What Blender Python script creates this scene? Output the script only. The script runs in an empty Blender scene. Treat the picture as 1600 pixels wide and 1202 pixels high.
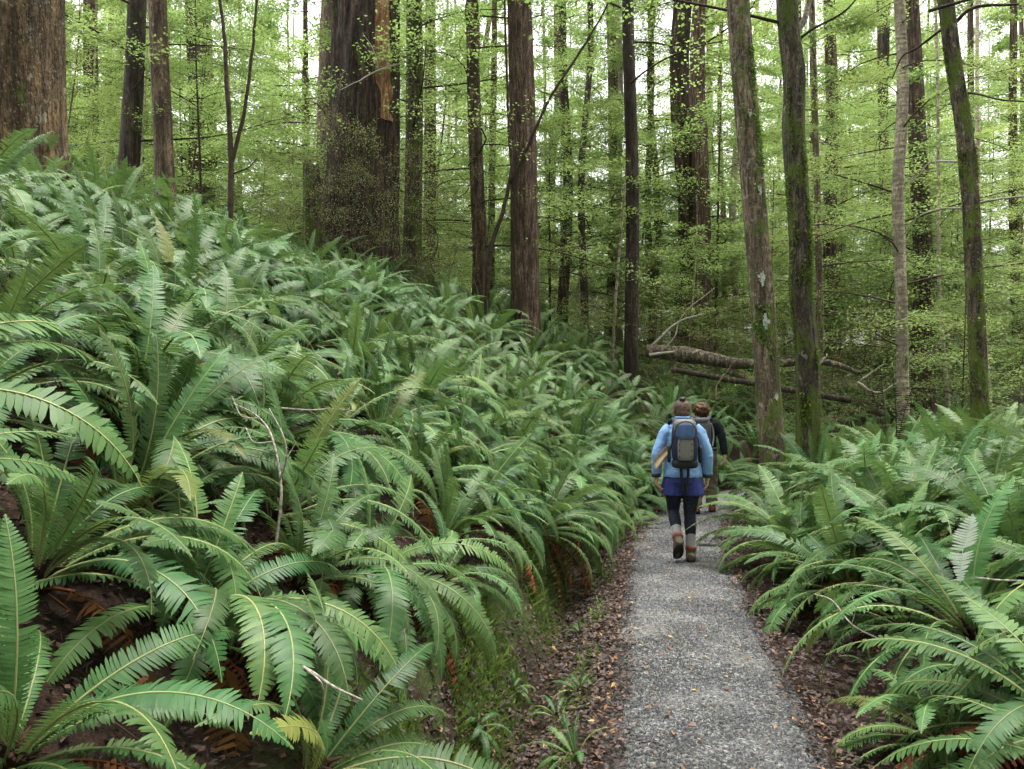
import bpy, math, random
import numpy as np
from mathutils import Vector, Matrix, Euler, Quaternion

# ------------------------------------------------------------------ camera, world, sun, exposure
scene = bpy.context.scene
COL = scene.collection
F_PX = 1256.0; CX = 800.0; HZ = 630.0; CAM_Z = 1.6          # photograph: 1600 x 1202
PITCH = math.atan((HZ - 601.0) / F_PX)
cam_data = bpy.data.cameras.new('camera')
cam_data.sensor_width = 36.0
cam_data.lens = 36.0 * F_PX / 1600.0
cam_data.clip_start = 0.05
cam_data.clip_end = 3000.0
cam = bpy.data.objects.new('camera', cam_data)
cam.location = (0, 0, CAM_Z)
cam.rotation_euler = (math.radians(90) + PITCH, 0, 0)
COL.objects.link(cam)
scene.camera = cam

SUN_EL, SUN_AZ = math.radians(70), math.radians(75)         # high soft light
world = bpy.data.worlds.new('World'); scene.world = world
world.use_nodes = True
wn = world.node_tree; wn.nodes.clear()
w_out = wn.nodes.new('ShaderNodeOutputWorld'); w_bg = wn.nodes.new('ShaderNodeBackground')
w_sky = wn.nodes.new('ShaderNodeTexSky'); w_sky.sky_type = 'NISHITA'; w_sky.sun_disc = False
w_sky.sun_elevation = SUN_EL; w_sky.sun_rotation = -SUN_AZ
w_sky.air_density = 1.0; w_sky.dust_density = 4.0; w_sky.ozone_density = 1.0
w_hs = wn.nodes.new('ShaderNodeHueSaturation'); w_hs.inputs['Saturation'].default_value = 0.03   # overcast: no blue
w_bg.inputs['Strength'].default_value = 0.13
wn.links.new(w_sky.outputs[0], w_hs.inputs['Color']); wn.links.new(w_hs.outputs[0], w_bg.inputs['Color'])
wn.links.new(w_bg.outputs[0], w_out.inputs['Surface'])

sun_data = bpy.data.lights.new('sun', 'SUN'); sun_data.energy = 1.4
sun_data.angle = math.radians(28); sun_data.color = (1.0, 0.95, 0.86)
sun = bpy.data.objects.new('sun', sun_data); COL.objects.link(sun)
sun_dir = Vector((math.sin(SUN_AZ) * math.cos(SUN_EL), math.cos(SUN_AZ) * math.cos(SUN_EL), math.sin(SUN_EL)))
sun.location = sun_dir * 60
sun.rotation_euler = sun_dir.to_track_quat('Z', 'Y').to_euler()

scene.view_settings.view_transform = 'Standard'
scene.view_settings.look = 'None'
scene.view_settings.gamma = 1.0
scene.view_settings.use_curve_mapping = False
scene.view_settings.exposure = 2.42
scene.render.engine = 'CYCLES'
cy = scene.cycles
cy.max_bounces = 5; cy.diffuse_bounces = 3; cy.glossy_bounces = 2; cy.transmission_bounces = 4
cy.transparent_max_bounces = 4; cy.use_denoising = True
cy.sample_clamp_indirect = 6.0
cy.use_adaptive_sampling = True; cy.adaptive_threshold = 0.04

R = random.Random(11)
NR = np.random.RandomState(5)

# ------------------------------------------------------------------ helpers
def hash3(ix, iy, iz, seed):
    h = (ix.astype(np.int64) * 374761393 + iy.astype(np.int64) * 668265263 + iz.astype(np.int64) * 1274126177 + seed * 974634777) & 0xFFFFFFFF
    h = ((h ^ (h >> 13)) * 1274126177) & 0xFFFFFFFF
    h = ((h ^ (h >> 16)) * 2246822519) & 0xFFFFFFFF
    return ((h ^ (h >> 15)) & 0xFFFFFF) / float(0xFFFFFF) * 2 - 1

def vnoise(P, seed=0):
    P = np.asarray(P, float)
    i = np.floor(P).astype(np.int64); f = P - i; f = f * f * (3 - 2 * f)
    out = 0
    for dx in (0, 1):
        for dy in (0, 1):
            for dz in (0, 1):
                w = (f[..., 0] if dx else 1 - f[..., 0]) * (f[..., 1] if dy else 1 - f[..., 1]) * (f[..., 2] if dz else 1 - f[..., 2])
                out = out + w * hash3(i[..., 0] + dx, i[..., 1] + dy, i[..., 2] + dz, seed)
    return out

def fbm(P, octs=3, seed=0):
    a, s, out = 1.0, 1.0, 0
    for k in range(octs):
        out = out + a * vnoise(np.asarray(P) * s, seed + k * 17); a *= 0.5; s *= 2.03
    return out

class MB:
    """collects vertices and faces, then links them as one mesh object"""
    def __init__(self): self.V = []; self.F = []; self.T = []; self.n = 0
    def add(self, V, faces, mat=0, tint=None):
        V = np.asarray(V, float).reshape(-1, 3)
        if not isinstance(faces, list): faces = [faces]
        for f in faces:
            f = np.asarray(f, np.int64)
            if f.size: self.F.append((f + self.n, mat))
        self.V.append(V)
        if tint is None: tint = 0.5
        self.T.append(np.broadcast_to(np.asarray(tint, float), (len(V),)))
        self.n += len(V)
        return self
    def mesh(self, name, mats, smooth=True):
        V = np.concatenate(self.V); me = bpy.data.meshes.new(name)
        me.vertices.add(len(V)); me.vertices.foreach_set('co', V.astype(np.float32).ravel())
        loops = np.concatenate([f.ravel() for f, m in self.F])
        tot = np.concatenate([np.full(len(f), f.shape[1]) for f, m in self.F])
        mi = np.concatenate([np.full(len(f), m) for f, m in self.F])
        st = np.concatenate([[0], np.cumsum(tot)[:-1]])
        me.loops.add(len(loops)); me.loops.foreach_set('vertex_index', loops.astype(np.int32))
        me.polygons.add(len(tot)); me.polygons.foreach_set('loop_start', st.astype(np.int32))
        me.polygons.foreach_set('loop_total', tot.astype(np.int32))
        for m in (mats if isinstance(mats, (list, tuple)) else [mats]): me.materials.append(m)
        me.polygons.foreach_set('material_index', mi.astype(np.int32))
        me.polygons.foreach_set('use_smooth', np.full(len(tot), smooth))
        at = me.attributes.new('tint', 'FLOAT', 'POINT')
        at.data.foreach_set('value', np.concatenate(self.T).astype(np.float32))
        me.update(calc_edges=True); me.validate()
        return me
    def build(self, name, mats, parent=None, smooth=True):
        return obj(name, self.mesh(name, mats, smooth), parent)

def obj(name, data, parent=None):
    o = bpy.data.objects.new(name, data); COL.objects.link(o)
    if parent is not None: o.parent = parent
    return o

def tag(o, label=None, cat=None, group=None, kind=None):
    if label: o['label'] = label
    if cat: o['category'] = cat
    if group: o['group'] = group
    if kind: o['kind'] = kind
    return o

def empty(name, loc=(0, 0, 0)):
    o = obj(name, None); o.empty_display_size = 0.1; o.location = loc
    return o

def tube(pts, rad, n=8, cap=True, squash=None):
    """tube along points; rad is one radius or one per point; squash=(a,b) per point scales the two section axes"""
    pts = np.asarray(pts, float); m = len(pts); rad = np.broadcast_to(np.asarray(rad, float), (m,))
    t = np.gradient(pts, axis=0); t /= np.linalg.norm(t, axis=1)[:, None] + 1e-12
    ref = np.array([0, 1.0, 0]) if abs(t[0][1]) < 0.85 else np.array([1.0, 0, 0])
    u = np.cross(ref, t[0]); u /= np.linalg.norm(u); us = []
    for k in range(m):
        u = u - t[k] * np.dot(u, t[k]); u /= np.linalg.norm(u) + 1e-12; us.append(u)
    us = np.array(us); vs = np.cross(t, us)
    a = np.arange(n) / n * 2 * math.pi
    sq = np.ones((m, 2)) if squash is None else np.broadcast_to(np.asarray(squash, float), (m, 2))
    V = pts[:, None] + rad[:, None, None] * (sq[:, 0, None, None] * np.cos(a)[None, :, None] * us[:, None] + sq[:, 1, None, None] * np.sin(a)[None, :, None] * vs[:, None])
    V = V.reshape(-1, 3)
    i = np.arange(m - 1)[:, None] * n; j = np.arange(n)[None]; j2 = (j + 1) % n
    Q = np.stack([i + j, i + j2, i + n + j2, i + n + j], -1).reshape(-1, 4)
    F = [Q]
    if cap: F += [np.arange(n)[::-1][None], (np.arange(n) + (m - 1) * n)[None]]
    return V, F

def smooth_path(ctrl, n):
    """Catmull-Rom through control points"""
    c = np.asarray(ctrl, float); c = np.vstack([2 * c[0] - c[1], c, 2 * c[-1] - c[-2]])
    k = len(c) - 3; out = []
    for t in np.linspace(0, k - 1e-9, n):
        i = int(t); f = t - i; p0, p1, p2, p3 = c[i:i + 4]
        out.append(0.5 * (2 * p1 + (p2 - p0) * f + (2 * p0 - 5 * p1 + 4 * p2 - p3) * f * f + (3 * p1 - p0 - 3 * p2 + p3) * f ** 3))
    return np.array(out)

def unproject(px, py, d):
    """a point d metres ahead whose direction is that of the photograph's pixel"""
    return np.array([(px - CX) / F_PX * d, d, CAM_Z + (HZ - py) / F_PX * d])

MARKS = [(25, 'massive flaky trunk'), (196, 'slim dark trunk'), (257, 'orange-brown trunk'), (357, 'forked sapling'), (560, 'giant fluted trunk'), (747, 'slender brown trunk'), (823, 'stout reddish trunk'),
         (986, 'dark straight trunk'), (1082, 'twin trunks'), (1190, 'leaning lichened trunk'), (1250, 'mossy trunk'), (1410, 'pale ringed trunk'), (1515, 'dark crooked trunk')]
def near_mark(x, y):
    px = CX + x / y * F_PX; return min(MARKS, key=lambda m_: abs(m_[0] - px))[1]
def between_marks(x, y):
    px = CX + x / y * F_PX; a = [m_ for m_ in MARKS if m_[0] <= px]; b = [m_ for m_ in MARKS if m_[0] > px]
    if not a: return 'past the ' + b[0][1]
    if not b: return 'past the ' + a[-1][1]
    return 'between ' + a[-1][1] + ' and ' + b[0][1]

# ------------------------------------------------------------------ materials
def new_mat(name):
    m = bpy.data.materials.new(name); m.use_nodes = True; nt = m.node_tree; nt.nodes.clear()
    out = nt.nodes.new('ShaderNodeOutputMaterial'); b = nt.nodes.new('ShaderNodeBsdfPrincipled')
    nt.links.new(b.outputs[0], out.inputs['Surface'])
    return m, nt, b, out

def N(nt, kind, **kw):
    n = nt.nodes.new(kind)
    for k, v in kw.items():
        if k in n.inputs.keys() if hasattr(n.inputs, 'keys') else False: n.inputs[k].default_value = v
        else: setattr(n, k, v)
    return n

def rgba(c): return (c[0], c[1], c[2], 1.0)

def mixc(nt, fac, a, b):
    m = nt.nodes.new('ShaderNodeMix'); m.data_type = 'RGBA'
    for sock, v in ((m.inputs[0], fac), (m.inputs[6], a), (m.inputs[7], b)):
        if isinstance(v, bpy.types.NodeSocket): nt.links.new(v, sock)
        elif isinstance(v, (int, float)): sock.default_value = v
        else: sock.default_value = rgba(v)
    return m.outputs[2]

def ramp(nt, src, pts):
    r = nt.nodes.new('ShaderNodeValToRGB'); e = r.color_ramp.elements
    while len(e) < len(pts): e.new(0.5)
    for el, (p, c) in zip(e, pts):
        el.position = p; el.color = rgba(c) if not isinstance(c, (int, float)) else (c, c, c, 1)
    nt.links.new(src, r.inputs[0]); return r.outputs[0]

def noise_tex(nt, scale, detail=4, rough=0.55, vec=None, stretch=None, coord='Object'):
    t = nt.nodes.new('ShaderNodeTexNoise'); t.inputs['Scale'].default_value = scale
    t.inputs['Detail'].default_value = detail; t.inputs['Roughness'].default_value = rough
    if vec is None:
        tc = nt.nodes.new('ShaderNodeTexCoord'); vec = tc.outputs[coord]
    if stretch:
        mp = nt.nodes.new('ShaderNodeMapping'); mp.inputs['Scale'].default_value = stretch
        nt.links.new(vec, mp.inputs[0]); vec = mp.outputs[0]
    nt.links.new(vec, t.inputs['Vector']); return t.outputs[0]

def bump(nt, b, height, strength=0.5, dist=0.02):
    bn = nt.nodes.new('ShaderNodeBump'); bn.inputs['Strength'].default_value = strength; bn.inputs['Distance'].default_value = dist
    nt.links.new(height, bn.inputs['Height']); nt.links.new(bn.outputs[0], b.inputs['Normal'])

def leaf_mat(name, dark, light, trans=0.35, rough=0.5, spec=0.4, old=None):
    """thin leaf: colour varies from plant to plant and from leaf to leaf"""
    m, nt, b, out = new_mat(name)
    oi = nt.nodes.new('ShaderNodeObjectInfo'); at = nt.nodes.new('ShaderNodeAttribute'); at.attribute_name = 'tint'
    c = mixc(nt, at.outputs['Fac'], dark, light)
    hs = nt.nodes.new('ShaderNodeHueSaturation')
    v = nt.nodes.new('ShaderNodeMapRange'); v.inputs[3].default_value = 0.72; v.inputs[4].default_value = 1.3
    nt.links.new(oi.outputs['Random'], v.inputs[0]); nt.links.new(v.outputs[0], hs.inputs['Value'])
    h = nt.nodes.new('ShaderNodeMath'); h.operation = 'MULTIPLY_ADD'; h.inputs[1].default_value = 91.7; h.inputs[2].default_value = 0.0
    fr = nt.nodes.new('ShaderNodeMath'); fr.operation = 'FRACT'
    nt.links.new(oi.outputs['Random'], h.inputs[0]); nt.links.new(h.outputs[0], fr.inputs[0])
    hv = nt.nodes.new('ShaderNodeMapRange'); hv.inputs[3].default_value = 0.475; hv.inputs[4].default_value = 0.52
    nt.links.new(fr.outputs[0], hv.inputs[0]); nt.links.new(hv.outputs[0], hs.inputs['Hue'])
    nt.links.new(c, hs.inputs['Color']); c = hs.outputs[0]
    if old is not None:
        nz = noise_tex(nt, 9, 3)
        c = mixc(nt, ramp(nt, nz, [(0.60, 0.0), (0.72, 0.7)]), c, old)
    nt.links.new(c, b.inputs['Base Color']); b.inputs['Roughness'].default_value = rough
    b.inputs['Specular IOR Level'].default_value = spec
    if trans > 0:
        tr = nt.nodes.new('ShaderNodeBsdfTranslucent'); mx = nt.nodes.new('ShaderNodeMixShader'); mx.inputs[0].default_value = trans
        br = mixc(nt, 0.35, c, (0.26, 0.38, 0.09))
        nt.links.new(br, tr.inputs['Color'])
        nt.links.new(b.outputs[0], mx.inputs[1]); nt.links.new(tr.outputs[0], mx.inputs[2]); nt.links.new(mx.outputs[0], out.inputs['Surface'])
    return m

def bark_mat(name, c_dark, c_mid, c_light, lichen=0.0, moss=0.0, sv=1.0, bands=False, moss_low=0.0):
    m, nt, b, out = new_mat(name)
    tc = nt.nodes.new('ShaderNodeTexCoord'); oi = nt.nodes.new('ShaderNodeObjectInfo')
    off = nt.nodes.new('ShaderNodeVectorMath'); off.operation = 'SCALE'; off.inputs[0].default_value = (13, 7, 31)
    nt.links.new(oi.outputs['Random'], off.inputs['Scale'])
    ad = nt.nodes.new('ShaderNodeVectorMath'); nt.links.new(tc.outputs['Object'], ad.inputs[0]); nt.links.new(off.outputs[0], ad.inputs[1])
    vec = ad.outputs[0]
    st = (1, 1, 0.12) if not bands else (0.35, 0.35, 1.6)
    n1 = noise_tex(nt, 16 * sv, 6, 0.65, vec, st)
    n2 = noise_tex(nt, 3.0, 4, 0.6, vec, (1, 1, 0.5))
    n3 = noise_tex(nt, 45 * sv, 3, 0.6, vec, (1, 1, 0.3))
    c = ramp(nt, n1, [(0.38, c_dark), (0.50, c_mid), (0.64, c_light)])
    c = mixc(nt, ramp(nt, n2, [(0.45, 0.0), (0.62, 0.75)]), c, tuple(0.45 * x for x in c_mid))
    c = mixc(nt, ramp(nt, n3, [(0.38, 0.8), (0.52, 0.0)]), c, c_dark)
    if lichen > 0:
        nl = noise_tex(nt, 7.5, 5, 0.62, vec, (1, 1, 0.8))
        c = mixc(nt, ramp(nt, nl, [(0.66 - 0.10 * lichen, 0.0), (0.76 - 0.10 * lichen, 0.7)]), c, (0.34, 0.31, 0.24))
        ns = noise_tex(nt, 38, 3, 0.6, vec, (1, 1, 0.9))
        c = mixc(nt, ramp(nt, ns, [(0.66 - 0.06 * lichen, 0.0), (0.71 - 0.06 * lichen, 0.6 * min(1, lichen * 1.6))]), c, (0.30, 0.30, 0.24))
    if moss > 0 or moss_low > 0:
        nm = noise_tex(nt, 4.2, 6, 0.72, vec, (1, 1, 0.55))
        if moss_low > 0:
            sx = nt.nodes.new('ShaderNodeSeparateXYZ'); nt.links.new(tc.outputs['Object'], sx.inputs[0])
            mr = nt.nodes.new('ShaderNodeMapRange'); mr.inputs[1].default_value = 0.1; mr.inputs[2].default_value = 2.2
            mr.inputs[3].default_value = 0.10 * moss_low; mr.inputs[4].default_value = 0.0
            nt.links.new(sx.outputs[2], mr.inputs[0])
            a2 = nt.nodes.new('ShaderNodeMath'); nt.links.new(nm, a2.inputs[0]); nt.links.new(mr.outputs[0], a2.inputs[1]); nm = a2.outputs[0]
        nf = noise_tex(nt, 60, 2, 0.6, vec)
        mc = mixc(nt, nf, (0.034, 0.056, 0.009), (0.13, 0.18, 0.026))
        c = mixc(nt, ramp(nt, nm, [(0.62 - 0.15 * moss, 0.0), (0.68 - 0.15 * moss, 0.9)]), c, mc)
    hs = nt.nodes.new('ShaderNodeHueSaturation'); v = nt.nodes.new('ShaderNodeMapRange'); v.inputs[3].default_value = 0.75; v.inputs[4].default_value = 1.25
    nt.links.new(oi.outputs['Random'], v.inputs[0]); nt.links.new(v.outputs[0], hs.inputs['Value']); nt.links.new(c, hs.inputs['Color'])
    nt.links.new(hs.outputs[0], b.inputs['Base Color']); b.inputs['Roughness'].default_value = 0.85
    b.inputs['Specular IOR Level'].default_value = 0.25
    hh = nt.nodes.new('ShaderNodeMath'); nt.links.new(n1, hh.inputs[0]); nt.links.new(n3, hh.inputs[1])
    bump(nt, b, hh.outputs[0], 1.0, 0.05)
    return m

def plain_mat(name, c, rough=0.7, spec=0.3, var=0.15, scale=30, bump_s=0.0, bdist=0.003, c2=None, sheen=0.0):
    m, nt, b, out = new_mat(name)
    nz = noise_tex(nt, scale, 4, 0.6)
    c2 = c2 or tuple(x * (1 - 2 * var) for x in c)
    nt.links.new(mixc(nt, ramp(nt, nz, [(0.35, 0.0), (0.65, 1.0)]), c2, c), b.inputs['Base Color'])
    b.inputs['Roughness'].default_value = rough; b.inputs['Specular IOR Level'].default_value = spec
    if sheen: b.inputs['Sheen Weight'].default_value = sheen
    if bump_s: bump(nt, b, nz, bump_s, bdist)
    return m

M = {}
M['fern'] = leaf_mat('fern_green', (0.024, 0.074, 0.021), (0.086, 0.180, 0.055), 0.24, 0.45, 0.28)
M['fern_rib'] = leaf_mat('fern_rib', (0.16, 0.19, 0.07), (0.24, 0.26, 0.11), 0.0, 0.5, 0.4)
M['fern_dead'] = leaf_mat('fern_dead', (0.040, 0.019, 0.010), (0.185, 0.075, 0.028), 0.15, 0.8, 0.15)
M['fern_old'] = leaf_mat('fern_yellowing', (0.090, 0.130, 0.028), (0.19, 0.22, 0.050), 0.25, 0.5, 0.35)
M['root'] = plain_mat('fern_rootstock', (0.06, 0.035, 0.025), 0.9, 0.1, 0.3, 40, 0.8, 0.01)
M['beech'] = leaf_mat('beech_leaves', (0.140, 0.215, 0.058), (0.300, 0.390, 0.140), 0.52, 0.5, 0.4)
M['beech_dark'] = leaf_mat('beech_leaves_dark', (0.100, 0.155, 0.042), (0.210, 0.285, 0.095), 0.50, 0.5, 0.4)
M['shrub'] = leaf_mat('shrub_leaves', (0.15, 0.16, 0.060), (0.30, 0.30, 0.13), 0.35, 0.6, 0.25)
M['twig'] = plain_mat('twig_bark', (0.13, 0.095, 0.07), 0.85, 0.2, 0.3, 20, 0.5)
M['bough'] = plain_mat('bough_bark', (0.075, 0.055, 0.042), 0.9, 0.15, 0.3, 14, 0.6)
M['dead_twig'] = plain_mat('lichened_dead_twig', (0.42, 0.39, 0.35), 0.85, 0.2, 0.25, 60, 0.5, c2=(0.13, 0.11, 0.09))
M['podocarp'] = bark_mat('flaky_brown_bark', (0.032, 0.021, 0.012), (0.125, 0.082, 0.045), (0.26, 0.165, 0.085), 0.85, 0.0, 0.7, moss_low=0.6)
M['brown'] = bark_mat('brown_bark', (0.040, 0.028, 0.019), (0.135, 0.095, 0.064), (0.25, 0.180, 0.120), 0.3, 0.0, 1.0)
M['dark'] = bark_mat('dark_bark', (0.022, 0.016, 0.012), (0.066, 0.048, 0.037), (0.135, 0.102, 0.078), 0.1, 0.12, 1.0)
M['red'] = bark_mat('reddish_fibrous_bark', (0.034, 0.022, 0.016), (0.120, 0.078, 0.056), (0.25, 0.175, 0.130), 0.0, 0.0, 1.3)
M['giant'] = bark_mat('fluted_dark_bark', (0.018, 0.012, 0.009), (0.078, 0.052, 0.038), (0.18, 0.122, 0.09), 0.0, 0.18, 0.9)
M['mossy'] = bark_mat('mossy_bark', (0.022, 0.018, 0.012), (0.085, 0.068, 0.048), (0.19, 0.15, 0.11), 0.6, 0.85, 1.0, moss_low=1.0)
M['lichen'] = bark_mat('lichened_bark', (0.042, 0.031, 0.019), (0.155, 0.118, 0.078), (0.27, 0.20, 0.14), 0.9, 0.5, 0.9, moss_low=0.8)
M['pale'] = bark_mat('pale_smooth_bark', (0.19, 0.15, 0.11), (0.38, 0.32, 0.25), (0.56, 0.50, 0.42), 0.2, 0.05, 0.8, bands=True)
M['wood'] = bark_mat('torn_red_wood', (0.14, 0.06, 0.03), (0.38, 0.20, 0.10), (0.60, 0.42, 0.26), 0.0, 0.0, 1.4)

# ground: dark soil and old leaves, mossier away from the path
m, nt, b, out = new_mat('forest_floor')
na = noise_tex(nt, 34, 5, 0.7); nb = noise_tex(nt, 2.2, 4, 0.6); nc = noise_tex(nt, 110, 3, 0.6)
c = ramp(nt, na, [(0.30, (0.012, 0.008, 0.006)), (0.5, (0.040, 0.024, 0.017)), (0.68, (0.085, 0.048, 0.032)), (0.8, (0.14, 0.085, 0.05))])
c = mixc(nt, ramp(nt, nc, [(0.40, 0.6), (0.58, 0.0)]), c, (0.015, 0.010, 0.008))
at = nt.nodes.new('ShaderNodeAttribute'); at.attribute_name = 'tint'
ms = nt.nodes.new('ShaderNodeMath'); ms.operation = 'MULTIPLY'; nt.links.new(at.outputs['Fac'], ms.inputs[0])
nt.links.new(ramp(nt, nb, [(0.36, 0.0), (0.56, 1.0)]), ms.inputs[1])
c = mixc(nt, ms.outputs[0], c, mixc(nt, nc, (0.030, 0.055, 0.014), (0.095, 0.135, 0.035)))
nt.links.new(c, b.inputs['Base Color']); b.inputs['Roughness'].default_value = 0.9; b.inputs['Specular IOR Level'].default_value = 0.2
bump(nt, b, na, 1.0, 0.03)
M['ground'] = m

m, nt, b, out = new_mat('grey_gravel')
vo = nt.nodes.new('ShaderNodeTexVoronoi'); vo.inputs['Scale'].default_value = 75
tc = nt.nodes.new('ShaderNodeTexCoord'); nt.links.new(tc.outputs['Object'], vo.inputs['Vector'])
sp = nt.nodes.new('ShaderNodeSeparateColor'); nt.links.new(vo.outputs['Color'], sp.inputs[0])
c = ramp(nt, sp.outputs[0], [(0.0, (0.04, 0.04, 0.042)), (0.5, (0.09, 0.092, 0.095)), (0.85, (0.15, 0.15, 0.145)), (1.0, (0.28, 0.27, 0.26))])
c = mixc(nt, ramp(nt, noise_tex(nt, 1.6, 5, 0.6), [(0.40, 0.0), (0.70, 0.55)]), c, (0.085, 0.075, 0.060))
c = mixc(nt, ramp(nt, noise_tex(nt, 14, 4, 0.6), [(0.55, 0.0), (0.72, 0.5)]), c, (0.07, 0.055, 0.04))
nt.links.new(c, b.inputs['Base Color']); b.inputs['Roughness'].default_value = 0.75
bump(nt, b, vo.outputs['Distance'], 0.8, 0.01)
M['gravel_bed'] = m

m, nt, b, out = new_mat('gravel_stone')
at = nt.nodes.new('ShaderNodeAttribute'); at.attribute_name = 'tint'
nt.links.new(ramp(nt, at.outputs['Fac'], [(0.0, (0.035, 0.035, 0.037)), (0.35, (0.041, 0.044, 0.050)), (0.7, (0.065, 0.068, 0.075)), (0.92, (0.098, 0.100, 0.104)), (1.0, (0.19, 0.19, 0.185))]), b.inputs['Base Color'])
b.inputs['Roughness'].default_value = 0.6
M['stone'] = m
m, nt, b, out = new_mat('fallen_leaf')
at = nt.nodes.new('ShaderNodeAttribute'); at.attribute_name = 'tint'
nt.links.new(ramp(nt, at.outputs['Fac'], [(0.0, (0.014, 0.009, 0.008)), (0.45, (0.040, 0.023, 0.018)), (0.78, (0.085, 0.045, 0.032)), (0.92, (0.16, 0.075, 0.038)), (0.97, (0.28, 0.15, 0.06)), (1.0, (0.42, 0.30, 0.09))]), b.inputs['Base Color'])
b.inputs['Roughness'].default_value = 0.65
M['dead_leaf'] = m
M['moss'] = leaf_mat('moss_tufts', (0.045, 0.085, 0.014), (0.15, 0.23, 0.045), 0.35, 0.7, 0.2)

# ------------------------------------------------------------------ terrain
TRAIL = smooth_path([(0.05, -6), (0.12, -2), (0.28, 0), (0.90, 3.5), (1.32, 6), (1.68, 8.04), (2.12, 10), (2.68, 11.6), (3.4, 13.2), (4.9, 15.0), (8, 16.9), (12, 18.6), (18, 20.5), (32, 24), (62, 32)], 700)
_seg = np.linalg.norm(np.diff(TRAIL, axis=0), axis=1); TRAIL_T = np.concatenate([[0], np.cumsum(_seg)])
_tan = np.gradient(TRAIL, axis=0); _tan /= np.linalg.norm(_tan, axis=1)[:, None]
T0 = TRAIL_T[np.argmin(abs(TRAIL[:, 1]))]

def trail_coords(x, y):
    """signed distance from the trail's centre line (uphill side positive) and distance along it"""
    x = np.asarray(x, float).ravel(); y = np.asarray(y, float).ravel()
    s = np.empty(len(x)); t = np.empty(len(x))
    for a in range(0, len(x), 20000):
        dx = x[a:a + 20000, None] - TRAIL[None, :, 0]; dy = y[a:a + 20000, None] - TRAIL[None, :, 1]
        d2 = dx * dx + dy * dy; k = np.argmin(d2, 1); r = np.arange(len(k))
        side = _tan[k, 0] * dy[r, k] - _tan[k, 1] * dx[r, k]
        s[a:a + 20000] = np.sqrt(d2[r, k]) * np.where(side > 0, 1, -1); t[a:a + 20000] = TRAIL_T[k] - T0
    return s, t

def sstep(a, b, x):
    u = np.clip((x - a) / (b - a), 0, 1); return u * u * (3 - 2 * u)

def height(x, y):
    x = np.asarray(x, float); y = np.asarray(y, float); shp = x.shape
    s, t = trail_coords(x, y); x = x.ravel(); y = y.ravel()
    bend = sstep(12.5, 20, t)
    # uphill side: verge, ditch, mossy bank, long slope, crest
    zl = np.interp(s, [0, .56, .70, .86, 1.02, 1.11, 1.30, 1.75], [0, 0, -.01, -.17, -.19, -.06, .42, .70])
    m1 = (0.62 + 0.10 * sstep(4, 12, t)) * (1 - bend) + 0.36 * bend
    crest = 6.6 * (1 - bend) + 9.0 * bend
    k = 0.9
    q = np.maximum(s - 1.75, 0)
    cq = crest - 1.75
    soft = k * np.log1p(np.exp(cq / k)) - k * np.log1p(np.exp(np.clip((cq - q) / k, -40, 40)))
    zs = m1 * soft + 0.10 * np.maximum(q - cq, 0)
    far_cap = 1 / (1 + np.maximum(q - 40, 0) / 60)
    zl = zl * (1 - 0.35 * bend * (s > .56)) + zs * far_cap
    # other side: verge, low bank, flat
    zr = np.interp(-s, [0, .56, .85, 1.15, 1.6, 2.3, 4, 8], [0, 0, .01, .10, .34, .52, .66, .80]) + 0.03 * np.clip(-s - 8, 0, 40)
    z = np.where(s >= 0, zl, zr)
    off = sstep(.55, 1.0, abs(s))
    P = np.stack([x, y, np.zeros_like(x)], -1)
    z = z + off * (0.10 * fbm(P * 0.7, 2, 3) * sstep(1.2, 3, abs(s)) + 0.035 * fbm(P * 4.5, 3, 9))
    bank = np.exp(-((s - 1.22) / 0.22) ** 2)
    z = z + bank * 0.09 * vnoise(np.stack([x * 2.2, y * 2.2, z * 3], -1), 21)
    return z.reshape(shp)

def H1(x, y): return float(height(np.array([x]), np.array([y]))[0])

def hit_ground(px, py, dmin=1.2, dmax=60):
    d = np.geomspace(dmin, dmax, 500)
    X = (px - CX) / F_PX * d; Z = CAM_Z + (HZ - py) / F_PX * d
    g = height(X, d); w = np.nonzero(Z <= g)[0]
    k = w[0] if len(w) else len(d) - 1
    return X[k], d[k], g[k]

nx, ny = 430, 430
u = np.linspace(-1, 1, nx); a_, b_ = 2.0, 5.4
gx = a_ * np.sinh(b_ * u)
v = np.linspace(-0.42, 1, ny)
gy = 4.0 + 2.2 * np.sinh(5.4 * v)
GX, GY = np.meshgrid(gx, gy)
GZ = height(GX, GY)
sG, tG = trail_coords(GX, GY)
idx = np.arange(nx * ny).reshape(ny, nx)
Q = np.stack([idx[:-1, :-1], idx[:-1, 1:], idx[1:, 1:], idx[1:, :-1]], -1).reshape(-1, 4)
mossy = np.clip(np.exp(-((sG - 1.22) / 0.18) ** 2) * 1.0 + 0.35 * np.exp(-((sG - 0.74) / 0.10) ** 2) + sstep(7, 16, GY.ravel()) * sstep(2.5, 6, abs(sG)) * 0.8, 0, 1)
ground = MB().add(np.stack([GX.ravel(), GY.ravel(), GZ.ravel()], -1), Q, 0, mossy).build('ground', M['ground'])
tag(ground, kind='structure')

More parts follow.
